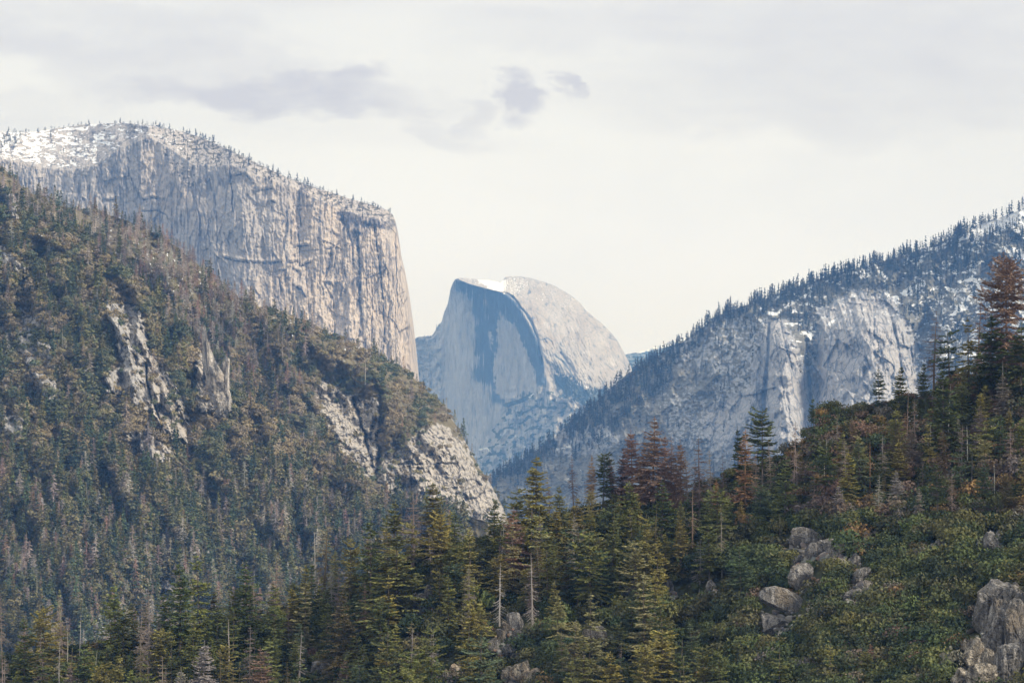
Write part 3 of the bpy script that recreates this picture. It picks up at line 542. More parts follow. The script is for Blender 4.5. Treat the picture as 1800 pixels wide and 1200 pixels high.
# ---------------------------------------------------------------- foreground ridge ground
fg_crest = line([(-80, 1180), (0, 1165), (100, 1150), (200, 1135), (300, 1115), (400, 1095), (500, 1080), (600, 1045), (680, 1000), (760, 968), (850, 950), (940, 925), (1020, 900), (1100, 885), (1200, 868), (1280, 842), (1350, 815), (1400, 785), (1430, 755), (1460, 735), (1500, 722), (1560, 712), (1620, 695), (1700, 660), (1760, 640), (1850, 600), (2150, 480)])
def fg_depth(PX, PY, c):
    D = 745 - .02 * (PX - 900) - .33 * (PY - c)
    D -= 9 * fbm(PX / 160., PY / 120., 5, 3) + 2.5 * fbm(PX / 36., PY / 30., 6, 3)
    return D
def fg_masks(PX, PY, c, D):
    r = .55 * sst(fbm(PX / 20., PY / 12., 51, 4), .25, .6)
    sn = .75 * snowbits(PX, PY, 52) * sst(PX, 1480, 1560) * sst(PY, 860, 760) * sst(fbm(PX / 30., PY / 20., 53, 2), -.2, .2)
    return dict(dark=0 * PX, warm=r, snow=sn, veg=1 - r)
m_fg = terrain_mat('ridge_ground', (.22, .21, .20), (.28, .24, .19), (.04, .035, .03), (.035, .040, .018), soil=(.06, .048, .032), sz=.06, bump=.5, streak=.3)
L_fg = Layer(np.arange(-330, 2150, 2.5), fg_crest, line([(-400, 1420), (2200, 1420)]), fg_depth, 420, 0, 2.5, 1.5, 20.0, 9)
L_fg.build('ridge_slope', m_fg, fg_masks, 'steep brushy ground of the nearest ridge, mostly hidden under conifers and oak scrub')

# ---------------------------------------------------------------- plants: shapes
def leaf_mat(name, fattr=None, var=.45, sc_=.5, rough=.8):
    m = bpy.data.materials.new(name); m.use_nodes = True; t = NT(m.node_tree)
    o = t.n('ShaderNodeOutputMaterial'); p = t.n('ShaderNodeBsdfPrincipled'); p.inputs['Roughness'].default_value = rough; p.inputs['Specular IOR Level'].default_value = .2
    g = t.n('ShaderNodeNewGeometry'); nz = t.noise(g.outputs['Position'], sc_, 3, .6)
    if fattr: col = t.attr(fattr).outputs['Color']
    else: col = t.n('ShaderNodeObjectInfo').outputs['Color']
    hs = t.n('ShaderNodeHueSaturation', i_Color=col)
    t.put(hs.inputs['Value'], t.m('ADD', 1 - var, t.m('MULTIPLY', nz, 2 * var)))
    t.put(hs.inputs['Hue'], t.m('ADD', .485, t.m('MULTIPLY', t.noise(g.outputs['Position'], sc_ * .37, 2, .5), .03)))
    t.put(p.inputs['Base Color'], hs.outputs[0]); t.put(o.inputs[0], p.outputs[0]); return m
M_needle = leaf_mat('needles'); M_twig = leaf_mat('dry_twigs', None, .35, .8, .9); M_bark = leaf_mat('bark', None, .4, 1.2, .95); M_limb = leaf_mat('live_limb_bark', None, .4, 1.2, .95)
for nd in [x for x in M_limb.node_tree.nodes if x.type == 'HUE_SAT']:
    M_limb.node_tree.links.remove(nd.inputs['Color'].links[0]); nd.inputs['Color'].default_value = (.13, .10, .075, 1)
M_stuff = leaf_mat('foliage_mixed', 'tcol', .40, .12); M_fstuff = leaf_mat('foliage_near', 'tcol', .45, .5)

def diamonds(c, a, b):
    """flat diamond leaves round centres c with half axes a, b -> V, F"""
    n = len(c); V_ = np.stack([c - a, c - b, c + a, c + b], 1).reshape(-1, 3)
    return V_, np.arange(n * 4).reshape(n, 4)
def tubes(P, R, k=3):
    """P (n,m,3) polylines, R (n,m) radii -> open tubes of k sides"""
    n, m = R.shape; d = np.gradient(P, axis=1); d /= np.linalg.norm(d, axis=2, keepdims=True) + 1e-9
    ref = np.where(np.abs(d[..., 2:3]) > .8, np.array([1., 0, 0]), np.array([0, 0, 1.]))
    u = np.cross(d, ref); u /= np.linalg.norm(u, axis=2, keepdims=True) + 1e-9; v = np.cross(d, u)
    an = np.arange(k) * 2 * math.pi / k
    V_ = P[:, :, None] + R[:, :, None, None] * (np.cos(an)[:, None] * u[:, :, None] + np.sin(an)[:, None] * v[:, :, None])
    b = (np.arange(n) * m * k)[:, None, None] + (np.arange(m - 1) * k)[None, :, None]; i = np.arange(k)[None, None]; j = (i + 1) % k
    F_ = np.stack([b + i, b + j, b + k + j, b + k + i], -1).reshape(-1, 4)
    return V_.reshape(-1, 3), F_
def cat(parts):
    Vs, Fs, o = [], [], 0
    for v, f in parts: Vs.append(v); Fs.append(f + o); o += len(v)
    return np.concatenate(Vs), np.concatenate(Fs)
def trunk_vf(r, H, rad, lean=.01, top=1.0):
    n = 9; z = np.linspace(-.06, top, n) * H; wob = np.cumsum(r.normal(0, lean, (n, 2)), 0) * H * .25
    P = np.concatenate([wob - wob[1], z[:, None]], 1)
    R = rad * (1 - np.linspace(0, .93, n) * top) ** .9; R[0] *= 1.25
    return tubes(P[None], R[None], 8), P
def conifer(seed, H=30., R=4.5, base=.10, shape='cone', n_lv=34, n_br=7, leaf=.62, droop=.25, gap=.25, dens=1.0, bare=0.0, needles=1.0, twigs=0.0):
    r = np.random.default_rng(seed); (tv, tf), tp = trunk_vf(r, H, .011 * H + .05)
    cs, As, Bs, BP, BR = [], [], [], [], []
    side = r.uniform(0, 6.28); lop = r.uniform(.0, .25)
    for k in range(n_lv):
        q = (k + r.uniform(-.3, .3)) / n_lv; q = min(max(q, 0), .99); z = H * (base + (1 - base) * q)
        if shape == 'cone': pr = (1 - q) ** .68 * min(1, .55 + q * 3.2)
        elif shape == 'round': pr = math.sqrt(max(0.02, 1 - (abs(q - .35) / .68) ** 2.2)) * (.75 + .25 * r.random())
        else: pr = (1 - q) ** .62 * min(1, .5 + q * 3) * (.65 + .35 * math.sin(k * 1.9) ** 2)
        if r.random() < gap * .5: continue
        for b in range(int(n_br * (1 if q < .8 else .7)) + 1):
            az = r.uniform(0, 2 * math.pi); L = R * pr * r.uniform(.42, 1.18) * (1 + lop * math.cos(az - side)) + .25
            if r.random() < gap * .4: L *= .45
            sl = (q - .35) * .9 - droop * .5 + r.normal(0, .10); d = np.array([math.cos(az), math.sin(az), 0.])
            s = np.linspace(0, 1, 5)[:, None]; zz = L * (sl * s + droop * (-.55 * s + .55 * s ** 2.6)) + .04 * L * np.sin(s * 5 + az)
            c0 = np.array([np.interp(z, tp[:, 2], tp[:, 0]), np.interp(z, tp[:, 2], tp[:, 1]), z])
            bp = c0 + d * s * L + np.array([0, 0, 1.]) * zz + r.normal(0, .03 * L, (5, 3)) * s
            BP.append(bp); BR.append((.035 + .010 * L) * (1 - .85 * s[:, 0]))
            n = int(max(3, L * 3.3 * dens)); side_v = np.array([-d[1], d[0], 0])
            if needles > 0:
                t = r.uniform(.18 + bare, 1.02, n); wdt = (L * .30 + .15) * (1.08 - t) ** .8
                off = r.uniform(-1, 1, n) * wdt
                c = np.stack([np.interp(t, s[:, 0], bp[:, i]) for i in range(3)], 1) + side_v * off[:, None] + r.normal(0, .10, (n, 3)) * leaf
                c[:, 2] -= np.abs(off) * .22
                dirn = d[None] * .75 + side_v[None] * np.sign(off)[:, None] * r.uniform(.1, .9, (n, 1)) + np.array([0, 0, 1.]) * r.uniform(-.35, .25, (n, 1))
                dirn /= np.linalg.norm(dirn, axis=1, keepdims=True)
                sc1 = leaf * r.uniform(.55, 1.2, (n, 1)) * needles ** .5
                up = np.array([0, 0, 1.]) + r.normal(0, .55, (n, 3)); bb = np.cross(dirn, up); bb /= np.linalg.norm(bb, axis=1, keepdims=True) + 1e-6
                keep = r.random(n) < needles
                cs.append(c[keep]); As.append((dirn * sc1)[keep]); Bs.append((bb * sc1 * .42)[keep])
            if twigs > 0:
                n2 = int(L * 3.2 * twigs) + 2; t = r.uniform(.15, 1.0, n2); off = r.choice([-1., 1.], n2)
                c = np.stack([np.interp(t, s[:, 0], bp[:, i]) for i in range(3)], 1); tl = (L * .30 * (1.1 - t) + .25)[:, None] * r.uniform(.5, 1.2, (n2, 1))
                dirn = d * .6 + side_v * off[:, None] * .8 + np.array([0, 0, 1.]) * r.uniform(-.6, .15, (n2, 1)); dirn /= np.linalg.norm(dirn, axis=1, keepdims=True)
                up = r.normal(0, 1, (n2, 3)); bb = np.cross(dirn, up); bb /= np.linalg.norm(bb, axis=1, keepdims=True) + 1e-6
                cs.append(c + dirn * tl * .5); As.append(dirn * tl * .55); Bs.append(bb * .055)
    n = 10; t = r.uniform(.955, 1.02, n); c = np.stack([np.interp(t * H, tp[:, 2], tp[:, 0]), np.interp(t * H, tp[:, 2], tp[:, 1]), t * H], 1)
    if needles > 0: cs.append(c); As.append(np.tile([[0, 0, leaf * .7]], (n, 1))); an = r.uniform(0, 6.28, n); Bs.append(np.stack([np.cos(an), np.sin(an), 0 * an], 1) * leaf * .25)
    lv = diamonds(np.concatenate(cs), np.concatenate(As), np.concatenate(Bs)) if cs else None
    br = tubes(np.array(BP), np.array(BR), 3)
    return (tv, tf), lv, br
def bush(seed, R=2.6, n=220, leaf=.42, flat=.8, lobes=6):
    r = np.random.default_rng(seed); out = []
    for k in range(lobes):
        a = r.uniform(0, 6.28); q = r.uniform(0, .62) * R; c0 = np.array([q * math.cos(a), q * math.sin(a), R * flat * r.uniform(.30, .75)]); rr = R * r.uniform(.38, .62)
        m = n // lobes; v = r.normal(0, 1, (m, 3)); v[:, 2] = np.abs(v[:, 2]) * .9 - .25; v /= np.linalg.norm(v, axis=1, keepdims=True)
        c = c0 + v * rr * r.uniform(.72, 1.08, (m, 1)) * np.array([1, 1, .8]); nrm = v + r.normal(0, .55, (m, 3))
        a1 = np.cross(nrm, r.normal(0, 1, (m, 3))); a1 /= np.linalg.norm(a1, axis=1, keepdims=True) + 1e-6; b1 = np.cross(nrm, a1); b1 /= np.linalg.norm(b1, axis=1, keepdims=True) + 1e-6
        s = leaf * r.uniform(.55, 1.25, (m, 1)); out.append(diamonds(c, a1 * s, b1 * s * .7))
    return cat(out)
def lod_conifer(seed, H=24., R=3.4, n=120, leaf=1.35, base=.1, shape=0, dead=False):
    r = np.random.default_rng(seed); q = r.random(n) ** .8; q = np.where(r.random(n) < .06, .97, q)
    pr = (1 - q) ** .85 * np.minimum(1, .5 + 3 * q) if shape == 0 else np.sqrt(np.clip(1 - (np.abs(q - .4) / .65) ** 2, .02, 1))
    tier = .75 + .35 * np.sin(q * 40 + r.uniform(0, 6)); az = r.uniform(0, 6.28, n); rad = R * pr * tier * r.uniform(.25, 1.0, n) ** .5
    c = np.stack([np.cos(az) * rad, np.sin(az) * rad, H * (base + (1 - base) * q) - rad * .18], 1)
    d = np.stack([np.cos(az), np.sin(az), r.uniform(-.6, .1, n)], 1); d /= np.linalg.norm(d, axis=1, keepdims=True); bb = np.cross(d, np.array([0, 0, 1.]) + r.normal(0, .6, (n, 3))); bb /= np.linalg.norm(bb, axis=1, keepdims=True)
    s = leaf * r.uniform(.5, 1.15, (n, 1)) * (1.1 - .5 * q[:, None])
    parts = []
    if dead: parts.append(diamonds(c, d * s * 1.15, bb * s * .13))
    else: parts.append(diamonds(c, d * s, bb * s * .5))
    zt = np.array([[0, 0, -.5 * 2], [0, 0, H * .5], [0, 0, H * (1.02 if dead else .98)]])[None]
    parts.append(tubes(zt, np.array([[.28, .20, .06]]) * (1.0 if dead else .8), 4))
    return cat(parts)
def scatter(name, plist, pos, scl, szv, which, col, mat, kindlabel):
    """merge many copies of small plant shapes into one 'stuff' object"""
    Vs, Fs, Cs, off = [], [], [], 0
    for k, (pv, pf) in enumerate(plist):
        ix = np.where(which == k)[0]
        if not len(ix): continue
        a = rng.uniform(0, 6.28, len(ix)); ca, sa = np.cos(a)[:, None], np.sin(a)[:, None]
        X = (pv[None, :, 0] * ca - pv[None, :, 1] * sa) * scl[ix][:, None]; Y = (pv[None, :, 0] * sa + pv[None, :, 1] * ca) * scl[ix][:, None]; Z = pv[None, :, 2] * szv[ix][:, None] + 0 * X
        Vv = np.stack([X, Y, Z], -1) + pos[ix][:, None, :]; n = len(pv)
        Vs.append(Vv.reshape(-1, 3)); Fs.append((pf[None] + (np.arange(len(ix)) * n)[:, None, None] + off).reshape(-1, 4)); off += n * len(ix)
        cc = np.repeat(col[ix], len(pf), 0); Cs.append(np.concatenate([cc, np.ones((len(cc), 1))], 1))
    me = mesh_np(name, np.concatenate(Vs), np.concatenate(Fs), [mat], False, {'tcol': np.concatenate(Cs)})
    o = link(name, me); tag(o, kindlabel, None, None, 'stuff'); return o
def pick(pal, n, jit=.18):
    pal = np.array(pal); c = pal[rng.integers(0, len(pal), n)]; return np.clip(c * rng.uniform(1 - jit, 1 + jit, (n, 1)) * rng.uniform(.94, 1.06, (n, 3)), 0, 1)
def sample(L, n, x0, x1, y0, y1, dens, crestpad=1.5):
    """random points on the front of a layer, as the density function (0..1) allows"""
    PX = rng.uniform(x0, x1, n); PY = rng.uniform(y0, y1, n); c = L.crest(PX); ok = (PY > c + crestpad) & (PY < L.foot(PX))
    PX, PY, c = PX[ok], PY[ok], c[ok]; k = rng.random(len(PX)) < dens(PX, PY); PX, PY, c = PX[k], PY[k], c[k]
    return PX, PY, at(PX, PY, L.depth(PX, PY, c))
def along(L, xs_a, dy=0.5):
    c = L.crest(xs_a); PY = c + dy; return xs_a, PY, at(xs_a, PY, L.depth(xs_a, PY, c))

# ---------------------------------------------------------------- distant plants
far_t = [lod_conifer(100 + k, 24, 5.6, 50, 3.6) for k in range(5)]; far_d = [lod_conifer(110, 24, 2.2, 24, 2.0, dead=True)]
far_r = [lod_conifer(120 + k, 15, 5.0, 36, 2.4, .25, 1) for k in range(3)]
# right mountain
def d_rm(PX, PY):
    c = L_rm.crest(PX); f = rm_face(PX, PY)
    d = .30 * sst(fbm(PX / 32., PY / 18., 61, 3), -.15, .35) * sst(PX, 1200, 1420)
    d = d + 1.0 * sst(34 - (PY - c), 0, 16) + .8 * poly(PX, PY, [(990, 740), (1050, 690), (1110, 650), (1180, 620), (1180, 680), (1110, 720), (1090, 760), (1010, 812), (1000, 752)], 8) + .5 * poly(PX, PY, [(1560, 450), (1800, 380), (1800, 480), (1700, 480), (1600, 520)], 14)
    d = d + .5 * poly(PX, PY, [(870, 830), (960, 785), (990, 800), (900, 860)], 8) + .5 * poly(PX, PY, [(1380, 520), (1440, 500), (1500, 500), (1440, 560), (1430, 620), (1405, 590)], 8) + .04
    d = d * (1 - poly(PX, PY, [(1694, 413), (1730, 392), (1830, 345), (1960, 335), (1960, 372), (1800, 396), (1750, 402), (1722, 416)], 3, 4, 8) * .93)
    return np.clip(d, 0, 1) * (1 - .95 * f)
X1, Y1, P1 = sample(L_rm, 25500, 860, 1990, 320, 860, d_rm)
xa = np.sort(rng.uniform(860, 2000, 1270)); xa = xa[rng.random(len(xa)) < np.clip(.5 + 1.1 * fbm(xa / 28., 3.3, 5, 3), .06, 1) * np.where((xa > 1100) & (xa < 1240), .6, 1) * np.where(xa > 1700, .45, 1)]; X2, Y2, P2 = along(L_rm, xa, 3)
P = np.concatenate([P1, P2]); n = len(P); wh = rng.integers(0, 5, n); dd = rng.random(n) < .13; wh[dd] = 5
col = pick([(.035, .048, .04), (.045, .055, .04), (.028, .04, .036), (.06, .055, .045)], n); col[dd] = pick([(.15, .11, .10), (.20, .17, .16)], dd.sum())
s = rng.uniform(.55, 1.05, n) * (1 + .35 * (np.concatenate([X1, X2]) > 1240) * (np.arange(n) >= len(P1)) * rng.random(n)); s *= np.where(rng.random(n) < .2, .7, 1)
s *= np.where(np.concatenate([X1, X2]) < 1200, 1.25, 1.12) 
scatter('mountain_forest', far_t + far_d, P, s * .95, s * 1.35, wh, col, M_stuff, 'far conifers covering the mountain and lining its skyline')
# cliff top pines
def d_ec(PX, PY):
    up = ec_rim(PX) - PY
    return np.clip(.95 * sst(up, -12, 4) * sst(fbm(PX / 14., PY / 8., 62, 3), -.15, .4) * sst(PX, 230, 340) + .16 * sst(up, 0, 10) * sst(fbm(PX / 16., PY / 8., 63, 3), .0, .4) + .8 * poly(PX, PY, [(0, 238), (40, 232), (45, 250), (20, 262), (0, 256)], 4), 0, 1)
X1, Y1, P1 = sample(L_ec, 9000, -20, 690, 214, 400, d_ec); xa = np.concatenate([rng.uniform(-20, 250, 45), rng.uniform(250, 470, 75), rng.uniform(470, 690, 60)]); X2, Y2, P2 = along(L_ec, xa, 1)
P = np.concatenate([P1, P2]); n = len(P); wh = rng.integers(0, 3, n); tall = rng.random(n) < .3; wh[tall] = 3
s = rng.uniform(.45, 1.0, n); s[len(P1):] *= rng.uniform(.7, 1.25, len(P2))
scatter('cliff_top_pines', far_r + [far_t[0]], P, s * .95, s * 1.0, wh, pick([(.05, .05, .035), (.075, .06, .05), (.04, .042, .03)], n), M_stuff, 'small dark pines scattered over the snowy top of the granite cliff')
# trees on the ledges under the dome
def d_hd(PX, PY): return np.clip(.9 * poly(PX, PY, [(975, 652), (1000, 662), (1030, 684), (1060, 680), (1085, 690), (1060, 725), (1010, 706), (975, 680)], 4, 6, 6) + .8 * stroke(PX, PY, [(886, 716), (910, 708), (934, 696)], 6) + .12 * sst(PY, 690, 760) * sst(fbm(PX / 14., PY / 12., 64, 3), 0, .3) + .10 * sst(PX, 790, 760), 0, 1)
X1, Y1, P1 = sample(L_hd, 6000, 722, 1110, 560, 900, d_hd); n = len(P1); s = rng.uniform(.6, 1.3, n)
scatter('dome_ledge_forest', far_t, P1, s * 1.2, s * 1.3, rng.integers(0, 5, n), pick([(.025, .04, .035), (.035, .045, .035)], n), M_stuff, 'tiny conifers on the ledges at the foot of the distant dome')

# ---------------------------------------------------------------- hillside plants (middle distance)
mid_b = [bush(200 + k, 6.3, 120, 1.05, .85, 5) for k in range(5)]; mid_t = [lod_conifer(210 + k, 21, 5.0, 190, 1.55) for k in range(5)]
mid_o = [lod_conifer(220 + k, 15, 5.2, 110, 1.7, .15, 1) for k in range(2)]; mid_d = [lod_conifer(230 + k, 19, 4.2, 200, 1.8, .12, 0, True) for k in range(4)]
mid_s = [lod_conifer(240 + k, 20, 1.0, 10, 1.2, .3, 0, True) for k in range(2)]
PL = mid_b + mid_t + mid_o + mid_d + mid_s          # 0-4 bush, 5-9 fir, 10-11 oak, 12-15 dead, 16-17 snag
BUSHC = [(.255, .205, .115), (.21, .185, .10), (.135, .14, .075), (.245, .205, .145), (.085, .105, .062)]
FIRC = [(.10, .13, .066), (.135, .145, .062), (.075, .10, .062), (.17, .165, .066), (.20, .175, .085)]
DEADC = [(.34, .27, .23), (.40, .35, .30), (.29, .23, .19), (.42, .38, .34), (.34, .22, .165)]
def hillside(name, L, rock, n_try, dens_b, dens_t, fdead, lab, box, rock_keep=.06, scale=1.0):
    bx = sample(L, n_try, *box, lambda X, Y: np.clip(dens_b(X, Y) * (1 - (1 - rock_keep) * np.clip(1.3 * np.maximum(rock(X, Y), rock(X, Y - 7)), 0, 1)), 0, 1), .2)
    tx = sample(L, n_try, *box, lambda X, Y: np.clip(dens_t(X, Y) * (1 - .97 * np.clip(1.3 * np.maximum(np.maximum(rock(X, Y), rock(X, Y - 9)), rock(X, Y - 18)), 0, 1)), 0, 1), .2)
    xa = rng.uniform(box[0], box[1], 190); ax = along(L, xa, 1.5)
    PX = np.concatenate([bx[0], tx[0], ax[0]]); PY = np.concatenate([bx[1], tx[1], ax[1]]); P = np.concatenate([bx[2], tx[2], ax[2]])
    nb = len(bx[0]); n = len(PX); wh = np.empty(n, int); wh[:nb] = rng.integers(0, 5, nb); col = np.empty((n, 3)); tone = sst(fbm(PX / 50. + PY / 160, PY / 50. + PX / 200, 71, 3), -.42, .42) * (1 - .45 * sst(PY, 780, 900)) + .2 * poly(PX, PY, [(360, 690), (480, 720), (620, 820), (700, 880), (600, 900), (450, 800)], 30)
    ci = np.clip((tone * 3.6 + rng.uniform(0, 1.6, n)).astype(int), 0, 4); order = [4, 2, 1, 3, 0]
    col[:] = np.array(BUSHC)[np.array(order)[ci]] * rng.uniform(.75, 1.3, (n, 1))
    t = np.arange(nb, n); fd = fdead(PX[t], PY[t]); r1 = rng.random(len(t)); dead = r1 < fd; snag = dead & (rng.random(len(t)) < .10); oak = ~dead & (rng.random(len(t)) < .18)
    wh[t] = rng.integers(5, 10, len(t)); wh[t[oak]] = rng.integers(10, 12, oak.sum()); wh[t[dead]] = rng.integers(12, 16, dead.sum()); wh[t[snag]] = rng.integers(16, 18, snag.sum())
    col[t] = pick(FIRC, len(t), .25); col[t[dead]] = pick(DEADC, dead.sum(), .2); col[t[snag]] = pick([(.36, .33, .30), (.45, .40, .34)], snag.sum())
    onc = t >= nb + len(tx[0]); s = rng.uniform(.6, 1.3, n) * scale; s[t] = (.55 + 1.05 * rng.random(len(t)) ** 1.8) * scale; s[t[onc]] *= .6
    sz = s * rng.uniform(.85, 1.15, n)
    print(name, nb, n - nb)
    return scatter(name, PL, P, s, sz, wh, col, M_stuff, lab)
hillside('back_hill_forest', L_ha, ha_rock, 32200,
         lambda X, Y: (.50 * sst(X, 250, 480) + .22) * (1 - .55 * poly(X, Y, [(190, 390), (330, 450), (450, 560), (620, 640), (560, 700), (430, 640), (330, 600), (200, 480)], 20) * sst(fbm(X / 16., Y / 12., 75, 3), -.2, .2)),
         lambda X, Y: .30 * sst(560, X * 1., X * 1. + 1) * 0 + .34 * (1 - sst(X, 330, 620)) + .03 + .12 * poly(X, Y, [(420, 530), (560, 580), (520, 640), (430, 640)], 20),
         lambda X, Y: .42 + .35 * poly(X, Y, [(200, 380), (330, 440), (430, 520), (430, 620), (330, 600), (230, 500)], 30) + .1,
         'mixed brush, dark firs and pinkish dead trees on the hillside below the cliff', (-130, 900, 285, 960))
hillside('front_hill_forest', L_hb, hb_rock, 49600,
         lambda X, Y: .50 + .35 * sst(fbm(X / 50., Y / 40., 72, 2), -.2, .3) * (1 - sst(Y - .5 * (X - 400), 780, 900)),
         lambda X, Y: np.clip((.05 + .24 * sst(Y, 740, 860)) * (.35 + 1.0 * sst(fbm(X / 38., Y / 24., 76, 2), -.35, .3)) + .16 * sst(fbm(X / 45., Y / 60., 73, 2), .0, .4) * (X < 330), 0, 1) * (1 - .85 * poly(X, Y, [(330, 690), (420, 690), (560, 790), (690, 870), (640, 900), (470, 830), (360, 800)], 25)),
         lambda X, Y: .16 + .34 * sst(Y, 800, 900) * sst(fbm(X / 40., Y / 30., 74, 2), -.3, .3),
         'olive brush, dark firs and grey dead trees on the front spur of the hillside', (-130, 820, 330, 1190))

# ---------------------------------------------------------------- nearest ridge: boulders and outcrops
def rock_mat(name, base_c, stain, warm):
    m = bpy.data.materials.new(name); m.use_nodes = True; t = NT(m.node_tree)
    o = t.n('ShaderNodeOutputMaterial'); p = t.n('ShaderNodeBsdfPrincipled'); p.inputs['Roughness'].default_value = .9; p.inputs['Specular IOR Level'].default_value = .2
    g = t.n('ShaderNodeNewGeometry')
    def vec(a, b): mp = t.n('ShaderNodeMapping', i_Vector=g.outputs['Position']); mp.inputs['Scale'].default_value = (a, a, b); return mp.outputs[0]
    n1 = t.noise(vec(.28, .28), 1, 5, .62); n2 = t.noise(vec(.9, .14), 1, 4, .6); n3 = t.noise(vec(2.2, 2.2), 1, 4, .7); n4 = t.noise(vec(.12, .12), 1, 2, .5)
    c = t.mix(t.ss(n1, .38, .62), base_c, tuple(x * .55 for x in base_c))
    c = t.mix(t.m('MULTIPLY', t.ss(n2, .50, .66), .75), c, tuple(min(1, x * 1.9) for x in base_c))
    c = t.mix(t.m('MULTIPLY', t.ss(n2, .46, .34), .85), c, stain)
    c = t.mix(t.m('MULTIPLY', t.ss(n4, .58, .70), .7), c, warm)
    c = t.mix(t.m('MULTIPLY', t.ss(n3, .45, .30), .7), c, stain)
    vo = t.n('ShaderNodeTexVoronoi', feature='DISTANCE_TO_EDGE'); ad = t.n('ShaderNodeVectorMath', operation='ADD', i_0=vec(.30, .22)); sc1 = t.n('ShaderNodeVectorMath', operation='SCALE'); nn = t.n('ShaderNodeTexNoise'); nn.inputs['Scale'].default_value = .7
    t.put(nn.inputs['Vector'], g.outputs['Position']); t.put(sc1.inputs[0], nn.outputs[1]); sc1.inputs['Scale'].default_value = .5; t.put(ad.inputs[1], sc1.outputs[0]); t.put(vo.inputs['Vector'], ad.outputs[0])
    c = t.mix(t.m('MULTIPLY', t.ss(vo.outputs['Distance'], .06, .01), .9), c, tuple(x * .5 for x in stain))
    t.put(p.inputs['Base Color'], c); b = t.n('ShaderNodeBump', i_Height=t.m('ADD', n3, t.m('MULTIPLY', n1, 2.0))); b.inputs['Strength'].default_value = .6; b.inputs['Distance'].default_value = .8
    t.put(p.inputs['Normal'], b.outputs[0]); t.put(o.inputs[0], p.outputs[0]); return m
M_rock = rock_mat('near_granite', (.235, .22, .20), (.045, .043, .042), (.25, .205, .15))
M_rock2 = rock_mat('near_granite_tan', (.33, .29, .23), (.06, .055, .05), (.42, .29, .17))
def ico(sub):
    import bmesh
    b = bmesh.new(); bmesh.ops.create_icosphere(b, subdivisions=sub, radius=1.0)
    V_ = np.array([v.co[:] for v in b.verts]); F_ = np.array([[v.index for v in f.verts] for f in b.faces]); b.free(); return V_, F_
ICO = ico(5)
def rock_vf(seed, sx, sy, sz, cuts=16, lo=.55, rough=.05, crack=.0, tilt=0.0):
    r = np.random.default_rng(seed); V_ = ICO[0].copy()
    for k in range(cuts):
        n = r.normal(0, 1, 3); n[2] *= .6; n /= np.linalg.norm(n); d = r.uniform(lo, .92); q = V_ @ n - d
        V_ = V_ - np.clip(q, 0, None)[:, None] * n * 1.0
    a = V_[:, 0] * 2.2 + V_[:, 1] * 1.3 + seed; b = V_[:, 2] * 2.2 - V_[:, 1] * 1.1
    V_ = V_ * (1 + rough * fbm(a * 1.4, b * 1.4, seed, 4) + rough * .6 * fbm(a * 6, b * 6, seed + 3, 3))[:, None]
    v0, e0 = cells(a * .9 + .3 * gn(a, b, 4), b * .7 + .3 * gn(a, b, 6), seed + 31); V_ = V_ * (1 - .13 * sst(e0, .06, 0) + .13 * (v0 - .5))[:, None]
    if crack:
        v, e = cells(a * 1.5, b * .8, seed); V_ = V_ * (1 - crack * sst(e, .12, 0) + crack * .9 * (v - .5))[:, None]
    V_ = V_ * np.array([sx, sy, sz]) * 1.25
    if tilt: c, s = math.cos(tilt), math.sin(tilt); V_ = np.stack([V_[:, 0] * c - V_[:, 2] * s, V_[:, 1], V_[:, 0] * s + V_[:, 2] * c], 1)
    return V_, ICO[1]
def fg_at(px, py, dD=0.0):
    px = np.atleast_1d(np.asarray(px, float)); py = np.atleast_1d(np.asarray(py, float))
    return at(px, py, L_fg.depth(px, py, L_fg.crest(px)) + dD)
RG = 'granite boulders and outcrops among the scrub of the nearest ridge'
ROCKS = []      # (px, py, rx, ry) for keeping plants off
def boulder(px, py, rx, ry, seed, label, cuts=16, lo=.34, rough=.05, crack=0., tilt=0., mat=None, name='boulder', c='boulder'):
    p = fg_at(px, py + ry * .5, -1.0)[0]; D = p[1]; p[2] = ZC + (HY - py) / FPX * D; m = D / FPX
    V_, F_ = rock_vf(seed, rx * m, min(rx, ry) * m * .9, ry * m, cuts, lo, rough, crack, tilt)
    o = link(name, mesh_np(name, V_, F_, [mat or M_rock], False)); o.location = p; tag(o, label, c, RG); ROCKS.append((px, py, rx, ry)); return o
def outcrop(blocks, label, base_seed, mat=None, name='rock_outcrop'):
    px, py = blocks[0][0], blocks[0][1]; p0 = fg_at(px, py + blocks[0][3] * .6, 0)[0]
    e = bpy.data.objects.new(name, None); C.objects.link(e); e.location = p0; tag(e, label, 'rock outcrop', RG)
    for k, b in enumerate(blocks):
        bx, by, rx, ry = b[:4]; tl = b[4] if len(b) > 4 else 0.; fw = b[5] if len(b) > 5 else 0.; D = float(fg_at(bx, by + ry * .55)[0][1]) - 1.5 - fw; m = D / FPX
        V_, F_ = rock_vf(base_seed + k, rx * m, min(rx, ry) * m * .9, ry * m, 22, .45, .05, .10, tl)
        o = link('block', mesh_np('block', V_, F_, [mat or M_rock], False), e); o.location = (np.array([(bx - 900) / FPX * D, D, ZC + (HY - by) / FPX * D]) - p0); ROCKS.append((bx, by, rx, ry))
    return e
boulder(1416, 1013, 27, 22, 2, 'rounded grey boulder perched above a dark gap in the middle of the boulder slope', rough=.04)
boulder(1386, 1062, 46, 24, 3, 'broad low grey brown boulder below the rounded perched one', tilt=-.25, rough=.04)
boulder(1362, 1094, 42, 22, 4, 'streaked pale boulder at the foot of the boulder slope', tilt=-.35)
outcrop([(1425, 946, 34, 17, -.1), (1400, 952, 20, 12), (1455, 962, 30, 20, -.3), (1470, 972, 20, 14, -.5), (1430, 968, 16, 12), (1405, 985, 16, 9)], 'grey slab outcrop topped with orange rubble, highest on the boulder slope', 300)
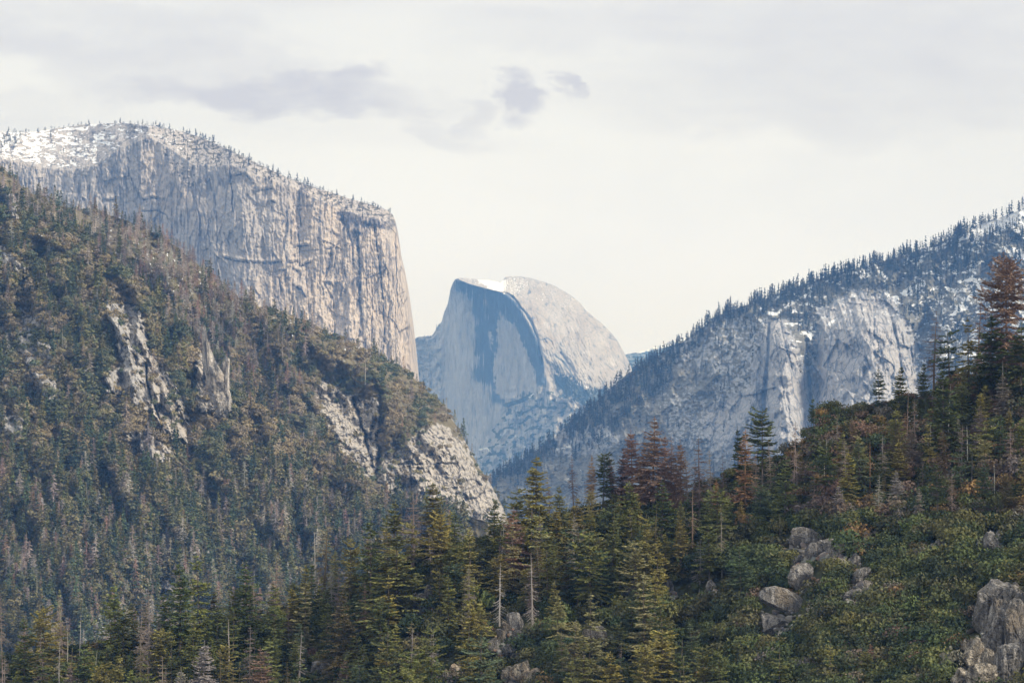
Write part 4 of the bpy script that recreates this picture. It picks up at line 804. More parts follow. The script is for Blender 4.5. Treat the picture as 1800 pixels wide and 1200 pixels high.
outcrop([(1502, 990, 13, 14, -.5), (1512, 1012, 16, 18, -.6), (1525, 1035, 20, 18, -.4), (1505, 1045, 17, 13), (1515, 1062, 14, 9)], 'jagged grey rock rib running down right of the rounded boulder', 320)
outcrop([(1752, 1050, 36, 30, 0), (1785, 1060, 30, 34, .1), (1722, 1085, 20, 36, -.2), (1755, 1110, 38, 54, -.15), (1792, 1120, 34, 66, 0), (1735, 1140, 24, 34, 0, 3), (1775, 1165, 34, 42, 0, 2), (1812, 1090, 30, 60, 0)], 'largest grey streaked rock outcrop in the lower right corner', 340)
outcrop([(1712, 1150, 22, 22, -.2, 5), (1738, 1168, 17, 24, 0, 5), (1725, 1192, 30, 24, .1, 6), (1690, 1192, 22, 18, -.3, 6), (1700, 1130, 12, 10, 0, 5)], 'stack of cream and tan blocks below the largest outcrop, bottom right', 360, M_rock2)
outcrop([(1745, 958, 24, 22, 0), (1758, 950, 14, 20, .1), (1722, 962, 13, 15, -.2)], 'blocky blue grey rock with a small pale bush on top near the right edge', 380)
outcrop([(1650, 958, 13, 14), (1643, 972, 9, 14)], 'small pointed grey rock left of the blocky one', 390)
boulder(1590, 968, 14, 8, 12, 'thin slanting reddish grey slab half hidden in scrub', tilt=.4)
outcrop([(1525, 944, 14, 9, .2), (1540, 940, 9, 7)], 'little heap of pale stones above the jagged rib', 400, M_rock2)
outcrop([(1250, 1032, 11, 12), (1256, 1050, 8, 14), (1263, 1062, 10, 6)], 'upright grey rock below the leaning pine', 410)
boulder(1176, 1036, 12, 18, 15, 'upright square grey rock between two oak clumps in the centre right', crack=.06)
boulder(1050, 1112, 32, 17, 16, 'flat topped tan boulder behind the tall pale fir', tilt=-.45, mat=M_rock2)
outcrop([(740, 1058, 14, 14, .3), (752, 1045, 10, 14), (728, 1052, 9, 10), (735, 1078, 16, 7)], 'dark sharp boulders in the gap right of the big dark fir', 420)
outcrop([(905, 1095, 16, 16), (890, 1105, 10, 14), (912, 1118, 16, 14), (880, 1118, 9, 14), (870, 1135, 14, 12), (898, 1140, 15, 11)], 'pile of angular grey rocks at the foot of the two bleached snags', 430)
outcrop([(918, 1180, 24, 26, -.2), (942, 1190, 24, 14), (896, 1190, 14, 16)], 'pointed grey crag at the bottom edge right of centre', 440, M_rock2)
boulder(562, 1180, 26, 15, 21, 'blocky grey boulder at the bottom edge left of centre', lo=.45)
outcrop([(796, 1182, 15, 14), (782, 1190, 10, 12), (808, 1178, 8, 16)], 'orange stained blocks at the bottom edge below the rust bush', 450, M_rock2)
# rock pinnacle on the hillside
def spire():
    D = float(L_hb.depth(np.array([380.]), np.array([700.]), L_hb.crest(np.array([380.])))[0]) - 45; m = D / FPX
    e = bpy.data.objects.new('rock_spire', None); C.objects.link(e); p0 = np.array([(380 - 900) / FPX * D, D, ZC + (HY - 700) / FPX * D]); e.location = p0
    tag(e, 'pale rock spire standing alone above the brush of the front spur', 'rock spire')
    for k, (x, y, rx, ry, tl) in enumerate([(361, 606, 6, 26, .06), (368, 640, 14, 42, .08), (378, 668, 22, 38, .1), (396, 665, 9, 34, .04), (402, 700, 6, 22, .05), (384, 700, 26, 26, 0)]):
        V_, F_ = rock_vf(500 + k, rx * m, rx * m, ry * m, 26, .4, .07, .12, tl); V_ = V_[:, :]
        o = link('block', mesh_np('block', V_, F_, [M_spire], True), e); o.location = np.array([(x - 900) / FPX * D, D, ZC + (HY - y) / FPX * D]) - p0
m2 = rock_mat('spire_granite', (.46, .42, .37), (.12, .11, .11), (.52, .43, .33)); M_spire = m2
for nd in m2.node_tree.nodes:
    if nd.type == 'MAPPING': nd.inputs['Scale'].default_value = tuple(v * .22 for v in nd.inputs['Scale'].default_value)
    if nd.type == 'BUMP': nd.inputs['Distance'].default_value = 4.0
spire()

# ---------------------------------------------------------------- nearest ridge: trees
def me_of(name, vf, mat): return mesh_np(name, vf[0], vf[1], [mat], False)
PROTO = {}
def proto(kind, var, **kw):
    tr, lv, br = conifer(**kw); d = dict(trunk=me_of('trunk', tr, M_bark), H=kw.get('H', 30.))
    if lv is not None: nl = len(lv[1])
    else: nl = 0
    live = kw.get('needles', 1) >= .9; V_, F_ = cat([lv, br]) if lv is not None else br
    d['crown'] = mesh_np('crown', V_, F_, [M_needle if live else M_twig, M_limb if live else M_twig], False, None, None, (np.arange(len(F_)) >= nl).astype(int)); PROTO.setdefault(kind, []).append(d)
for k in range(4): proto('fir', k, seed=10 + k, R=6.3 + .5 * k, base=.04, n_lv=40, n_br=8, leaf=.56, dens=3.0, droop=.30, gap=.45)
for k in range(2): proto('fir', k + 4, seed=110 + k, R=7.6, base=.03, shape='round' if k else 'cone', n_lv=34, n_br=8, leaf=.58, dens=2.7, droop=.22, gap=1.1)
for k in range(3): proto('tier', k, seed=20 + k, R=7.8, base=.05, shape='tier', n_lv=32, n_br=7, leaf=.56, dens=3.2, droop=.42, gap=.45)
for k in range(3): proto('pine', k, seed=30 + k, R=6.6, base=.24, shape='round', n_lv=26, n_br=7, leaf=.56, dens=3.3, droop=.15, gap=.5)
for k in range(3): proto('brown', k, seed=40 + k, R=6.6, base=.16, n_lv=38, n_br=9, leaf=.46, dens=2.2, droop=.22, needles=.85, twigs=2.4, gap=.35)
for k in range(2): proto('rust', k, seed=50 + k, R=5.6, base=.06, n_lv=36, n_br=7, leaf=.58, dens=1.6, droop=.28, needles=.75, twigs=.8)
for k in range(3): proto('bare', k, seed=60 + k, R=5.4, base=.18, n_lv=28, n_br=5, leaf=.3, droop=.50, needles=0, twigs=2.2, gap=.5)
for k in range(2): proto('skel', k, seed=70 + k, R=4.6, base=.10, n_lv=22, n_br=4, leaf=.3, droop=.85, needles=0, twigs=.55, gap=.4)
for k in range(2): proto('snag', k, seed=80 + k, R=1.3, base=.30, n_lv=12, n_br=1, leaf=.3, droop=.2, needles=0, twigs=.3, gap=.6)
for k in range(2): proto('bpine', k, seed=90 + k, R=8.2, base=.26, shape='round', n_lv=34, n_br=9, leaf=.46, dens=2.3, droop=.18, needles=.85, twigs=2.2, gap=.35)
NAMES = dict(bpine='dead_pine', fir='fir_tree', tier='fir_tree', pine='pine_tree', brown='dead_conifer', rust='dead_conifer', bare='dead_conifer', skel='dead_conifer', snag='tree_snag')
CATS = dict(bpine='dead tree', fir='fir tree', tier='fir tree', pine='pine tree', brown='dead tree', rust='dead tree', bare='dead tree', skel='dead tree', snag='snag')
GRP = dict(fir='live conifers on the nearest ridge', tier='live conifers on the nearest ridge', pine='live conifers on the nearest ridge')
COL = dict(dark=(.110, .130, .044), green=(.195, .205, .062), olive=(.27, .24, .075), yellow=(.32, .28, .082), blue=(.115, .150, .075), pale=(.29, .27, .12), brownc=(.30, .20, .14), redb=(.27, .175, .12), rustc=(.34, .185, .095), greyb=(.25, .20, .165), grey=(.34, .31, .27), white=(.52, .49, .43), dkbr=(.16, .115, .095), olbr=(.14, .11, .055))
TREES = []
def tree(kind, px, top, bot, color, label=None, wide=1.0, var=None):
    """a tree whose foot stands on the ridge at picture point (px, bot)"""
    pl = PROTO[kind]; d = pl[var % len(pl) if var is not None else int(rng.integers(0, len(pl)))]
    p = fg_at(px, bot)[0]; h = (bot - top) / FPX * p[1]; sz = h / d['H']; c = np.array(COL[color]) * rng.uniform(.88, 1.12) * rng.uniform(.95, 1.05, 3)
    e = bpy.data.objects.new(NAMES[kind], None); C.objects.link(e); e.location = p; e.rotation_euler = (0, 0, rng.uniform(0, 6.28)); sx = (.55 * sz + .45 * min(1, sz * 1.15)) * wide
    e.rotation_euler = (rng.normal(0, .028), rng.normal(0, .028), rng.uniform(0, 6.28))
    e.scale = (sx, sx * rng.uniform(.88, 1.12), sz); e.empty_display_size = 2
    dead = kind not in GRP
    for part in ('trunk', 'crown'):
        if part not in d: continue
        o = link(part, d[part], e)
        cc = c if part == 'crown' else (c * .85 + .015 if dead else np.array((.15, .12, .095)))
        o.color = (*np.clip(cc, 0, 1), 1)
    tag(e, label, CATS[kind], GRP.get(kind, 'dead trees on the nearest ridge')); TREES.append([e, px, (top + bot) / 2, kind, color, bot - top, label is not None, bot]); return e
LM = []     # landmarks for telling the others apart
def T(kind, px, top, bot, color, label, short=None, wide=1.0, var=None):
    tree(kind, px, top, bot, color, label, wide, var)
    if short: LM.append((px, (top + bot) / 2, short))
T('bpine', 1768, 443, 700, 'redb', 'huge red brown dead pine, tallest on the ridge at the right edge', 'the huge red brown pine', .92, 0)
T('bare', 1716, 505, 680, 'dkbr', 'thin dark dead pine just left of the huge red brown one', None, .8, 0)
T('bare', 1641, 545, 690, 'dkbr', 'dark bare dead fir on the skyline left of the dark green clump', 'the dark bare skyline fir', 1.15, 1)
T('fir', 1672, 575, 695, 'blue', 'blue green fir standing against the snowy mountain near the right edge', None, 1.2)
T('tier', 1704, 560, 715, 'olive', 'olive fir in front of the thin dark dead pine', None, .8)
T('fir', 1742, 556, 720, 'dark', 'dark fir under the huge red brown pine', None, 1.5)
T('fir', 1795, 570, 720, 'dark', 'dark fir cut by the right edge of the picture', None, 1.4)
T('fir', 1545, 648, 722, 'blue', 'small dark fir on the skyline, left one of the skyline pair', 'the skyline fir pair', 1.15, 1)
T('fir', 1580, 645, 745, 'dark', 'small dark fir on the skyline, right one of the skyline pair', None, .9, 2)
T('fir', 1433, 698, 800, 'blue', 'slender dark fir beside the brushy knoll on the skyline', 'the slender fir by the knoll', .75, 0)
T('fir', 1622, 640, 735, 'dark', 'dark fir behind the bare oak below the dark bare skyline fir', None, .9)
T('fir', 1660, 652, 815, 'dark', 'large dark cone shaped fir on the open slope right of the skyline pair', 'the large dark cone shaped fir', 1.2, 3)
T('rust', 1711, 657, 720, 'rustc', 'small bright orange dead fir beside a snow patch', 'the small orange fir', .75, 0)
T('pine', 1340, 720, 860, 'dark', 'tall dark pine with a bare lower trunk right of the rust tree', 'the tall dark pine', 1.05, 0)
T('bare', 1395, 738, 880, 'greyb', 'pinkish dead tree with sparse twigs between the tall dark pine and the knoll', 'the pinkish dead tree', .8, 2)
T('snag', 1402, 765, 870, 'greyb', 'thin bare stem touching the pinkish dead tree', None)
T('fir', 1297, 752, 880, 'dark', 'narrow dark fir partly hidden behind the rust tree', None, .8, 0)
T('rust', 1310, 757, 915, 'rustc', 'tall rust orange dead fir on the skyline right of centre', 'the tall rust orange fir', 1.05, 1)
T('bare', 1230, 767, 915, 'dkbr', 'dark dead pine with sweeping bare limbs left of the rust fir', 'the dark sweeping dead pine', 1.45, 0)
T('bare', 1222, 800, 905, 'dkbr', 'smaller dark dead stem leaning against the sweeping dead pine', None, .8, 1)
T('brown', 1197, 775, 915, 'brownc', 'brown dead pine just left of the sweeping dead pine', None, .75, 1)
T('bare', 1180, 760, 905, 'greyb', 'slim grey brown dead pine right of the tallest brown pair', None, .7, 2)
T('brown', 1148, 735, 895, 'redb', 'tall bushy reddish brown dead pine at the middle of the skyline', 'the tall reddish brown pine', 1.15, 2)
T('brown', 1112, 755, 895, 'brownc', 'second brown dead pine, left of the tall reddish brown one', 'the second brown pine', 1.0, 1)
T('brown', 1092, 786, 895, 'dkbr', 'small dark brown dead pine leaning left of the second brown one', None, .85, 0)
T('pine', 1060, 797, 890, 'dark', 'half dead fir with a dark green top left of the brown pines', 'the half dead fir', 1.1, 1)
T('brown', 1040, 800, 890, 'brownc', 'slim brown dead tree touching the half dead fir', None, .7, 2)
T('bare', 1008, 798, 890, 'dkbr', 'thin dark dead tree standing alone against the blue mountain', 'the lone thin dead tree', .85, 1)
T('fir', 943, 803, 935, 'olive', 'olive green fir with a dark spiky top right of the dome', 'the olive fir with a spiky top', 1.1, 2)
T('bare', 967, 828, 920, 'dkbr', 'thin dead tree touching the right side of the olive spiky fir', None, .6, 0)
T('fir', 907, 853, 960, 'green', 'green fir left of the olive spiky one', None, 1.1)
T('tier', 932, 868, 1020, 'yellow', 'yellow green fir below the olive spiky one', 'the yellow green fir', 1.25, 0)
T('fir', 986, 855, 945, 'pale', 'pale green fir at the skyline left of the lone thin dead tree', None, 1.1)
T('fir', 1162, 845, 975, 'dark', 'dark cone shaped fir in front of the brown pines', 'the dark cone shaped fir', 1.25, 1)
T('fir', 1105, 848, 965, 'green', 'green fir in front of the second brown pine', None, 1.3, 2)
T('fir', 762, 850, 975, 'olive', 'tall pointed olive fir against the rocky hill flank', 'the tall pointed fir', 1.25, 3)
T('bare', 726, 864, 1000, 'greyb', 'grey dead fir with dense twigs between two green firs', 'the dense grey dead fir', 1.4, 1)
T('bare', 758, 930, 1010, 'greyb', 'grey twiggy dead fir below the tall pointed fir', None, 1.2, 2)
T('fir', 868, 880, 985, 'dark', 'dark fir right of centre against the hill foot', None, 1.1)
T('fir', 692, 880, 1010, 'green', 'tall green fir at the left end of the high tree clump', 'the tall green fir', 1.2, 0)
T('tier', 650, 915, 1110, 'dark', 'broad dark fir forming the left wall of the high clump', 'the broad dark fir', 1.1, 1)
T('fir', 700, 940, 1110, 'green', 'very broad green fir in front of the broad dark one', 'the very broad green fir', 1.75, 3)
T('fir', 797, 902, 1000, 'green', 'green fir right of the tall pointed one', None, 1.2)
T('tier', 827, 935, 1070, 'olive', 'olive fir left of the upper bleached snag', None, 1.2, 2)
T('skel', 881, 908, 1012, 'white', 'bleached snag with drooping curved limbs, upper of the bleached pair', 'the upper bleached snag', 1.1, 0)
T('skel', 878, 988, 1100, 'white', 'bleached skeleton tree, lower of the bleached pair', 'the lower bleached snag', 1.05, 1)
T('bare', 570, 922, 1045, 'olbr', 'brownish dying pine with pale crooked limbs on the left skyline', 'the dying brownish pine', 1.6, 0)
T('snag', 555, 935, 1040, 'white', 'pale crooked dead stem in front of the dying brownish pine', None, 1.6)
T('pine', 615, 946, 1070, 'olive', 'round topped pine on a thin bare trunk left of the broad dark fir', 'the round topped pine', .8, 2)
T('bare', 484, 985, 1120, 'greyb', 'brown grey drooping dead fir left of the dying pine', 'the drooping grey dead fir', 1.4, 2)
T('fir', 432, 988, 1130, 'dark', 'dark rounded fir left of the drooping grey dead fir', 'the dark rounded fir', 1.15, 1)
T('tier', 354, 974, 1150, 'green', 'tall tiered fir standing above the left canopy', 'the tall tiered fir', 1.05, 0)
T('fir', 316, 990, 1160, 'dark', 'dark fir with sparse lower limbs left of the tall tiered fir', None, 1.0, 2)
T('snag', 349, 1038, 1120, 'white', 'thin pale bare pole in front of the tall tiered fir', None)
T('brown', 376, 1038, 1125, 'olbr', 'yellowish brown dying fir right of the thin pale pole', None, .8, 0)
T('fir', 205, 1026, 1160, 'green', 'green fir with a brown dead base on the far left ridge', 'the far left green fir', 1.0, 0)
T('bare', 263, 1030, 1220, 'greyb', 'tall brown grey dead tree right of the far left green fir', 'the tall brown grey dead tree', .9, 2)
T('bare', 246, 1046, 1200, 'greyb', 'slim dead stem just left of the tall brown grey dead tree', None, .6, 0)
T('fir', 42, 1086, 1240, 'dark', 'dark narrow fir near the lower left corner', 'the dark narrow corner fir', .85, 3)
T('pine', 76, 1068, 1230, 'olive', 'thin olive fir with brown limbs in the lower left', None, .9, 1)
T('bare', 72, 1100, 1240, 'greyb', 'grey brown dead fir in front of the thin olive one, lower left', None, .9, 1)
T('snag', 118, 1099, 1190, 'white', 'pale broken pole, left of the two lower left poles', 'the two pale lower left poles', .9)
T('snag', 139, 1077, 1170, 'white', 'pale broken pole, right of the two lower left poles', None, .9)
T('snag', 165, 1143, 1215, 'white', 'crooked white dead stem at the bottom left edge', None, 1.3)
T('bare', 3, 1040, 1150, 'greyb', 'grey dead fir cut by the left edge', None, .8, 2)
T('bare', 112, 1045, 1180, 'greyb', 'faint brown dead tree behind the two lower left poles', None, .9, 0)
T('fir', 1303, 962, 1075, 'blue', 'blue green dense fir above the scrub slope', 'the blue green dense fir', 1.35, 1)
T('tier', 1135, 1008, 1185, 'pale', 'pale olive tiered fir in the lower middle', 'the pale olive tiered fir', 1.15, 1)
T('tier', 1035, 1043, 1230, 'pale', 'pale pointed fir with stacked limbs, bottom centre', 'the pale fir with stacked limbs', 1.0, 2)
T('fir', 1180, 1140, 1240, 'pale', 'small pale green fir at the bottom edge', None, 1.2, 0)
T('fir', 1128, 1148, 1240, 'green', 'small green fir at the bottom edge left of the small pale one', None, 1.1, 3)
T('tier', 998, 938, 1060, 'olive', 'olive fir with bare pale leader tips in the centre', 'the olive fir with bare tips', 1.25, 2)
T('bare', 1025, 922, 1000, 'greyb', 'small pinkish grey dead fir in the centre', None, 1.2, 1)
T('skel', 937, 972, 1130, 'grey', 'mossy grey dead fir right of the lower bleached snag', 'the mossy grey dead fir', 1.1, 1)
T('fir', 1128, 925, 1025, 'green', 'green cone fir below the dark cone shaped one', None, 1.3, 0)
T('fir', 1170, 938, 1020, 'olive', 'small olive fir right of the green cone fir', None, 1.1, 2)
T('pine', 1247, 925, 1025, 'green', 'pine with a slim leaning bare trunk above the upright grey rock', 'the leaning pine', 1.2, 2)
T('skel', 720, 1105, 1235, 'grey', 'pale grey bare tree at the bottom edge left of centre', 'the pale grey bare tree', 1.1, 0)
T('brown', 605, 1040, 1215, 'olbr', 'brownish mixed fir with a bare tip in the lower left of centre', 'the brownish mixed fir', 1.3, 2)
T('snag', 608, 1040, 1110, 'white', 'short pale spike rising from the brownish mixed fir', None)
T('fir', 1380, 812, 930, 'green', 'bright green fir below the pinkish dead tree', 'the bright green fir', 1.15, 1)
T('fir', 1490, 795, 905, 'yellow', 'yellow green fir below the brushy knoll', 'the yellow green knoll fir', .95, 3)
T('snag', 1529, 775, 880, 'rustc', 'thin orange bare pole on the open slope', 'the thin orange pole', .8)
T('fir', 1510, 762, 840, 'pale', 'pale slim fir below the knoll left of the thin orange pole', None, .8)
T('fir', 1557, 810, 880, 'dark', 'dark green fir right of the thin orange pole', None, 1.3)
T('fir', 1648, 813, 930, 'dark', 'dark green fir in the middle of the right slope', 'the dark right slope fir', 1.1, 0)
T('bare', 1673, 822, 925, 'greyb', 'brown grey dead fir right of the dark right slope fir', None, .9, 1)
T('snag', 1748, 815, 890, 'white', 'pale pole on the slope near the right edge', 'the pale right pole', .9)
T('snag', 1371, 902, 950, 'grey', 'short grey pole above the boulder slope', None)
T('snag', 1592, 690, 800, 'greyb', 'tall slim bare pole below the skyline pair', None, .9)
T('fir', 1735, 730, 840, 'green', 'light green fir on the upper right slope', None, 1.2)
T('fir', 1728, 812, 910, 'blue', 'blue green fir beside the pale right pole', None, 1.1)
T('bare', 1775, 745, 850, 'greyb', 'brown bare tree near the right edge, mid slope', None, 1.1, 2)
for q in [('bare', 1130, 772, 892, 'greyb'), ('brown', 1166, 768, 905, 'brownc'), ('brown', 1128, 790, 900, 'redb'), ('bare', 1211, 792, 910, 'greyb'), ('bare', 1252, 790, 905, 'greyb'), ('bare', 1272, 800, 905, 'dkbr'), ('brown', 1076, 806, 890, 'brownc'), ('bare', 1099, 775, 892, 'dkbr'), ('brown', 1186, 800, 915, 'redb'),
          ('bare', 1328, 790, 905, 'greyb'), ('bare', 1356, 772, 875, 'greyb'), ('rust', 1258, 845, 925, 'rustc'), ('bare', 1470, 730, 800, 'greyb'), ('brown', 1500, 735, 800, 'brownc'), ('bare', 1608, 700, 790, 'greyb'), ('brown', 1585, 725, 800, 'brownc'), ('bare', 1690, 745, 850, 'greyb')]:
    tree(*q)
for (px, py, s_) in [(1416, 1013, 'the rounded boulder'), (1425, 950, 'the rubble topped slab'), (1515, 1020, 'the jagged rock rib'), (1755, 1090, 'the largest outcrop'), (1745, 958, 'the blocky rock'), (1050, 1112, 'the flat topped tan boulder'), (740, 1060, 'the dark sharp boulders'), (900, 1115, 'the angular rock pile'), (562, 1180, 'the blocky bottom boulder')]:
    LM.append((px, py, s_))

canopy = line([(-40, 1110), (60, 1098), (120, 1085), (180, 1062), (205, 1040), (260, 1060), (310, 1010), (430, 1006), (500, 1005), (560, 955), (620, 955), (650, 925), (690, 895), (760, 875), (830, 912), (870, 898), (900, 878), (940, 840), (1000, 880), (1050, 850), (1100, 850), (1150, 850), (1200, 850), (1280, 840), (1320, 815), (1400, 790), (1440, 765), (1480, 735), (1540, 728), (1580, 700), (1640, 665), (1700, 630), (1850, 575)])
taken = [(t[1], t[7]) for t in TREES]
def near_rock(px, top, bot):
    return any(abs(px - x) < rx + 6 and top < y + ry * .6 and bot > y - ry for x, y, rx, ry in ROCKS)
cand = []
for row in np.arange(560, 1330, 20.0):
    for px in np.arange(-30, 1840, 36.0): cand.append((px + rng.uniform(-14, 14), row + rng.uniform(-9, 9)))
n_fill = 0
for px, bot in sorted(cand, key=lambda q: q[1]):
    cr = float(L_fg.crest(px)); 
    if bot < cr + 4: continue
    scrub = px > 1270 and bot > 925 + max(0, 1330 - px) * .9
    open_slope = px > 1400 and not scrub
    if scrub and rng.random() > .04: continue
    if px < 1270 and bot > 1060 and px > 1180 and rng.random() > .35: continue
    h = rng.uniform(75, 150) if px < 1270 else rng.uniform(55, 110); top = max(bot - h, float(canopy(px)) + rng.uniform(4, 34))
    if top > 1178 or bot - top < 38: continue
    if near_rock(px, top, bot): continue
    if any(abs(px - a) < 17 and abs(bot - b) < 17 for a, b in taken): continue
    u = rng.random()
    deadp = .34 if px < 520 else (.52 if open_slope else .14)
    if u < deadp: kind = rng.choice(['bare', 'bare', 'brown', 'snag', 'skel'] if not open_slope else ['bare', 'brown', 'brown', 'snag', 'bare']); col = rng.choice(['greyb', 'greyb', 'brownc', 'olbr', 'grey'])
    else: kind = rng.choice(['fir', 'fir', 'tier', 'pine']); col = rng.choice(['dark', 'green', 'green', 'olive', 'olive', 'pale', 'yellow', 'blue'] if px > 500 else ['dark', 'dark', 'green', 'olive', 'green'])
    if kind == 'snag': col = rng.choice(['white', 'grey'])
    if n_fill >= 330: break
    tree(kind, px, top, bot, col, None, rng.uniform(.9, 1.25)); taken.append((px, bot)); n_fill += 1
print('trees', len(TREES), n_fill)
# each of the others gets a label from what it looks like and which landmark it stands by
CW = dict(dark='dark green', green='green', olive='olive', yellow='yellow green', blue='blue green', pale='pale green', brownc='brown', redb='red brown', rustc='rust orange', greyb='brown grey', grey='grey', white='bleached', olbr='yellowish brown', dkbr='dark brown')
KW = dict(bpine='dead pine', fir='fir', tier='tiered fir', pine='loose crowned pine', brown='dead fir with dry needles', rust='dead fir', bare='bare twiggy dead fir', skel='dead tree with drooping limbs', snag='bare pole')
ORD = ['', 'second ', 'third ', 'fourth ', 'fifth ', 'sixth ', 'seventh ', 'eighth ', 'ninth ', 'tenth ']
bykey = {}
for t in TREES:
    if t[6]: continue
    best = min(LM, key=lambda l: (l[0] - t[1]) ** 2 + (l[1] - t[2]) ** 2); dx, dy = t[1] - best[0], t[2] - best[1]; a = math.degrees(math.atan2(-dy, dx)) % 360
    dr = ['right of', 'up and right of', 'above', 'up and left of', 'left of', 'down and left of', 'below', 'down and right of'][int((a + 22.5) // 45) % 8]
    size = 'small ' if t[5] < 62 else ('tall ' if t[5] > 112 else '')
    bykey.setdefault((size + CW[t[4]] + ' ' + KW[t[3]], dr, best[2]), []).append((math.hypot(dx, dy), t))
for (w_, dr, lm), lst in bykey.items():
    lst.sort(key=lambda q: q[0])
    for i, (_, t) in enumerate(lst):
        t[0]['label'] = (f'{w_} {dr} {lm}' if len(lst) == 1 else f'{w_} {dr} {lm}, {ORD[min(i, 9)]}nearest it')

# ---------------------------------------------------------------- nearest ridge: scrub (nobody could count it)
near_b = [bush(600 + k, 3.4, 520, .28, 1.1, 9) for k in range(6)]
def clear_rock(PX, PY):
    k = np.ones(PX.shape)
    for x, y, rx, ry in ROCKS: k *= 1 - ((np.abs(PX - x) < rx * 1.0 + 4) & (PY > y - ry * .35) & (PY < y + ry * 1.1 + (17 if rx > 11 else 6)))
    return k
def d_fg(PX, PY):
    sc_ = sst(PX, 1250, 1330) * sst(PY, 900, 940)
    return np.clip((.42 + .58 * sc_) * clear_rock(PX, PY), 0, 1) if True else 0
X1, Y1, P1 = sample(L_fg, 19800, -200, 2080, 520, 1330, d_fg, 0)
xa = rng.uniform(-200, 2080, 310); X2, Y2, P2 = along(L_fg, xa, 2)
X3 = rng.uniform(1442, 1512, 46); Y3 = rng.uniform(728, 775, 46); P3 = fg_at(X3, Y3)
X1 = np.concatenate([X1, X2, X3]); P = np.concatenate([P1, P2, P3]); n = len(P); tone = fbm(X1 / 40., np.concatenate([Y1, Y2, Y3]) / 40., 81, 3)
col = pick([(.090, .108, .038), (.064, .084, .034), (.122, .122, .044), (.046, .064, .030), (.088, .086, .040)], n, .3); br = rng.random(n) < np.where((X1 > 1380) & (np.concatenate([Y1, Y2, Y3]) < 920), .5, .04)
col[br] = pick([(.19, .125, .085), (.16, .12, .085), (.22, .14, .06), (.17, .15, .12)], br.sum()); og = rng.random(n) < .006; col[og] = (.22, .14, .06)
s = rng.uniform(.55, 1.25, n); YY_ = np.concatenate([Y1, Y2, Y3]); bg_ = (rng.random(n) < .25) & (YY_ > L_fg.crest(X1) + 40); s[bg_] = rng.uniform(1.1, 1.6, bg_.sum()); s[YY_ < L_fg.crest(X1) + 25] *= .75; s[-46:] *= 1.3; kp = rng.random(n) < np.where(s < 1, .75, .9); P[:, 2] -= .3; s[:len(P1)] *= 1.08
print('scrub', n)
P, s, col = P[kp], s[kp], col[kp]; n = len(P); print('kept', n)
scatter('oak_scrub', near_b, P, s, s * rng.uniform(.8, 1.2, n), rng.integers(0, 6, n), col, M_fstuff, 'dense green oak scrub covering the nearest ridge between the trees and boulders')

seen_l = {}
for t in TREES: seen_l.setdefault(t[0]['label'], []).append(t[0])
for k_, v_ in seen_l.items():
    for e_ in v_[1:]: e_['label'] = k_ + ', the farther one'
for t in TREES:
    t[0]['label'] = t[0]['label'].replace('loose crowned pine', 'pine') if len(t[0]['label'].split()) > 16 else t[0]['label']
    if len(t[0]['label'].split()) > 16: t[0]['label'] = t[0]['label'].replace(' with dry needles', '').replace(' with drooping limbs', '').replace('bare twiggy dead', 'bare dead').replace(' just ', ' ')

# broken stones round the outcrops
def stone(seed):
    r = np.random.default_rng(seed); V_, F_ = [], []; g = np.linspace(-1, 1, 4); A, B = np.meshgrid(g, g, indexing='ij'); o = 0
    for ax in range(3):
        for sg in (-1, 1):
            P_ = np.zeros((4, 4, 3)); P_[..., ax] = sg; P_[..., (ax + 1) % 3] = A * sg; P_[..., (ax + 2) % 3] = B; V_.append(P_.reshape(-1, 3)); F_.append(grid_faces(4, 4) + o); o += 16
    V_ = np.concatenate(V_); V_ /= np.linalg.norm(V_, axis=1, keepdims=True)
    for k in range(9):
        n = r.normal(0, 1, 3); n /= np.linalg.norm(n); q = V_ @ n - r.uniform(.35, .85); V_ = V_ - np.clip(q, 0, None)[:, None] * n
    return V_ * np.array([1.2, .9, .8]), np.concatenate(F_)
px, py = [], []
for x, y, rx, ry in ROCKS:
    k = int(6 + rx * .5); px += list(x + rng.normal(0, .8, k) * rx); py += list(y + ry * rng.uniform(.1, 1.5, k))
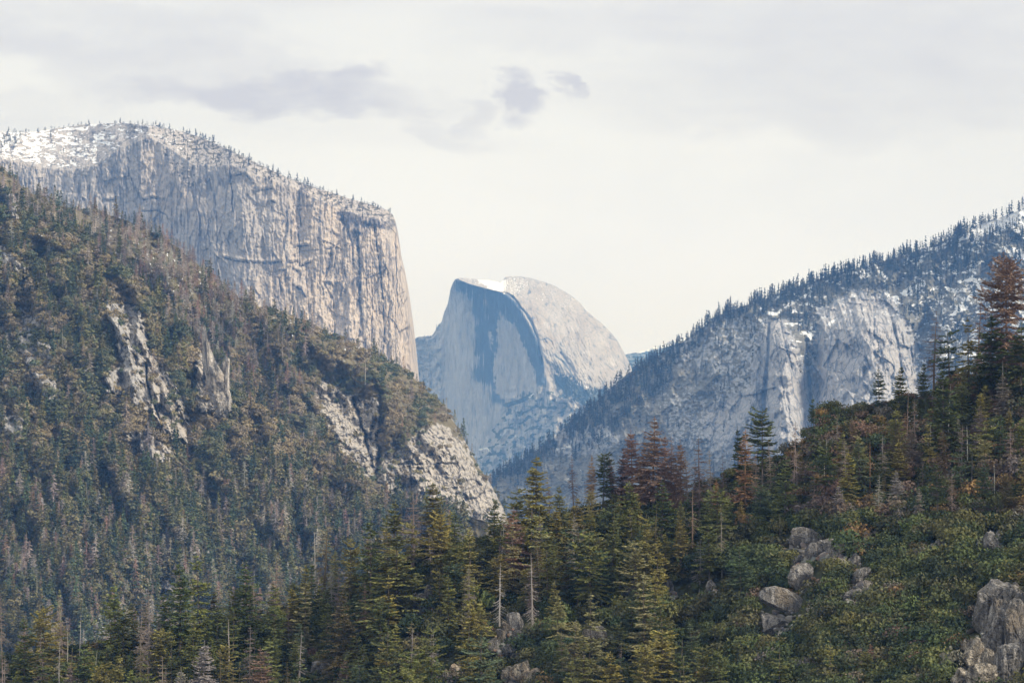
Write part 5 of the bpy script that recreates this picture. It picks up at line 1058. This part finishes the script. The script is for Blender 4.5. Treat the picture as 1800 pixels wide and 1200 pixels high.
for q in ([(1440, 965), (1500, 1000)], [(1395, 990), (1420, 1000)], [(1500, 1000), (1520, 1060)], [(1520, 930), (1545, 950)], [(1690, 1160), (1720, 1195)], [(1420, 1040), (1435, 1075)]):
    k = 26; px += list(rng.uniform(q[0][0], q[1][0], k)); py += list(rng.uniform(q[0][1], q[1][1], k))
px = np.array(px); py = np.array(py); P = fg_at(px, py, -1.2); n = len(P); s = rng.uniform(.35, 1.0, n) ** 1.6 * 1.7
scatter('rock_rubble', [stone(700 + k) for k in range(5)], P, s, s, rng.integers(0, 5, n), pick([(.24, .225, .20), (.17, .165, .16), (.33, .30, .26), (.30, .21, .14), (.13, .125, .12)], n), M_fstuff, 'broken pale stones lying around the outcrops of the nearest ridge')

for t in TREES:
    w_ = t[0]['label'].split()
    if len(w_) > 16: t[0]['label'] = t[0]['label'].replace(' nearest it', ' nearest').replace('down and ', 'lower ').replace('up and ', 'upper ')
    if len(t[0]['label'].split()) > 16: print('LONG', t[0]['label'])

# ---------------------------------------------------------------- air
def build_haze():
    x, y0, y1, z0, z1 = 21900, -600, 21900, -40, 1860
    V_ = np.array([(-x, y0, z0), (x, y0, z0), (x, y1, z0), (-x, y1, z0), (-x, y0, z1), (x, y0, z1), (x, y1, z1), (-x, y1, z1)], float)
    F_ = np.array([(0, 3, 2, 1), (4, 5, 6, 7), (0, 1, 5, 4), (1, 2, 6, 5), (2, 3, 7, 6), (3, 0, 4, 7)])
    m = bpy.data.materials.new('haze_air'); m.use_nodes = True; t = NT(m.node_tree)
    o = t.n('ShaderNodeOutputMaterial'); v = t.n('ShaderNodeVolumePrincipled')
    v.inputs['Color'].default_value = (0.19, 0.44, 1.0, 1); v.inputs['Absorption Color'].default_value = (1, 1, 1, 1); v.inputs['Density'].default_value = HAZE; v.inputs['Anisotropy'].default_value = 0.0
    t.put(o.inputs[1], v.outputs[0])
    h = link('haze', mesh_np('haze', V_, F_, [m], False)); tag(h, None, None, None, 'stuff')
    h.display_type = 'WIRE'
HAZE = 5.3e-5
build_haze()
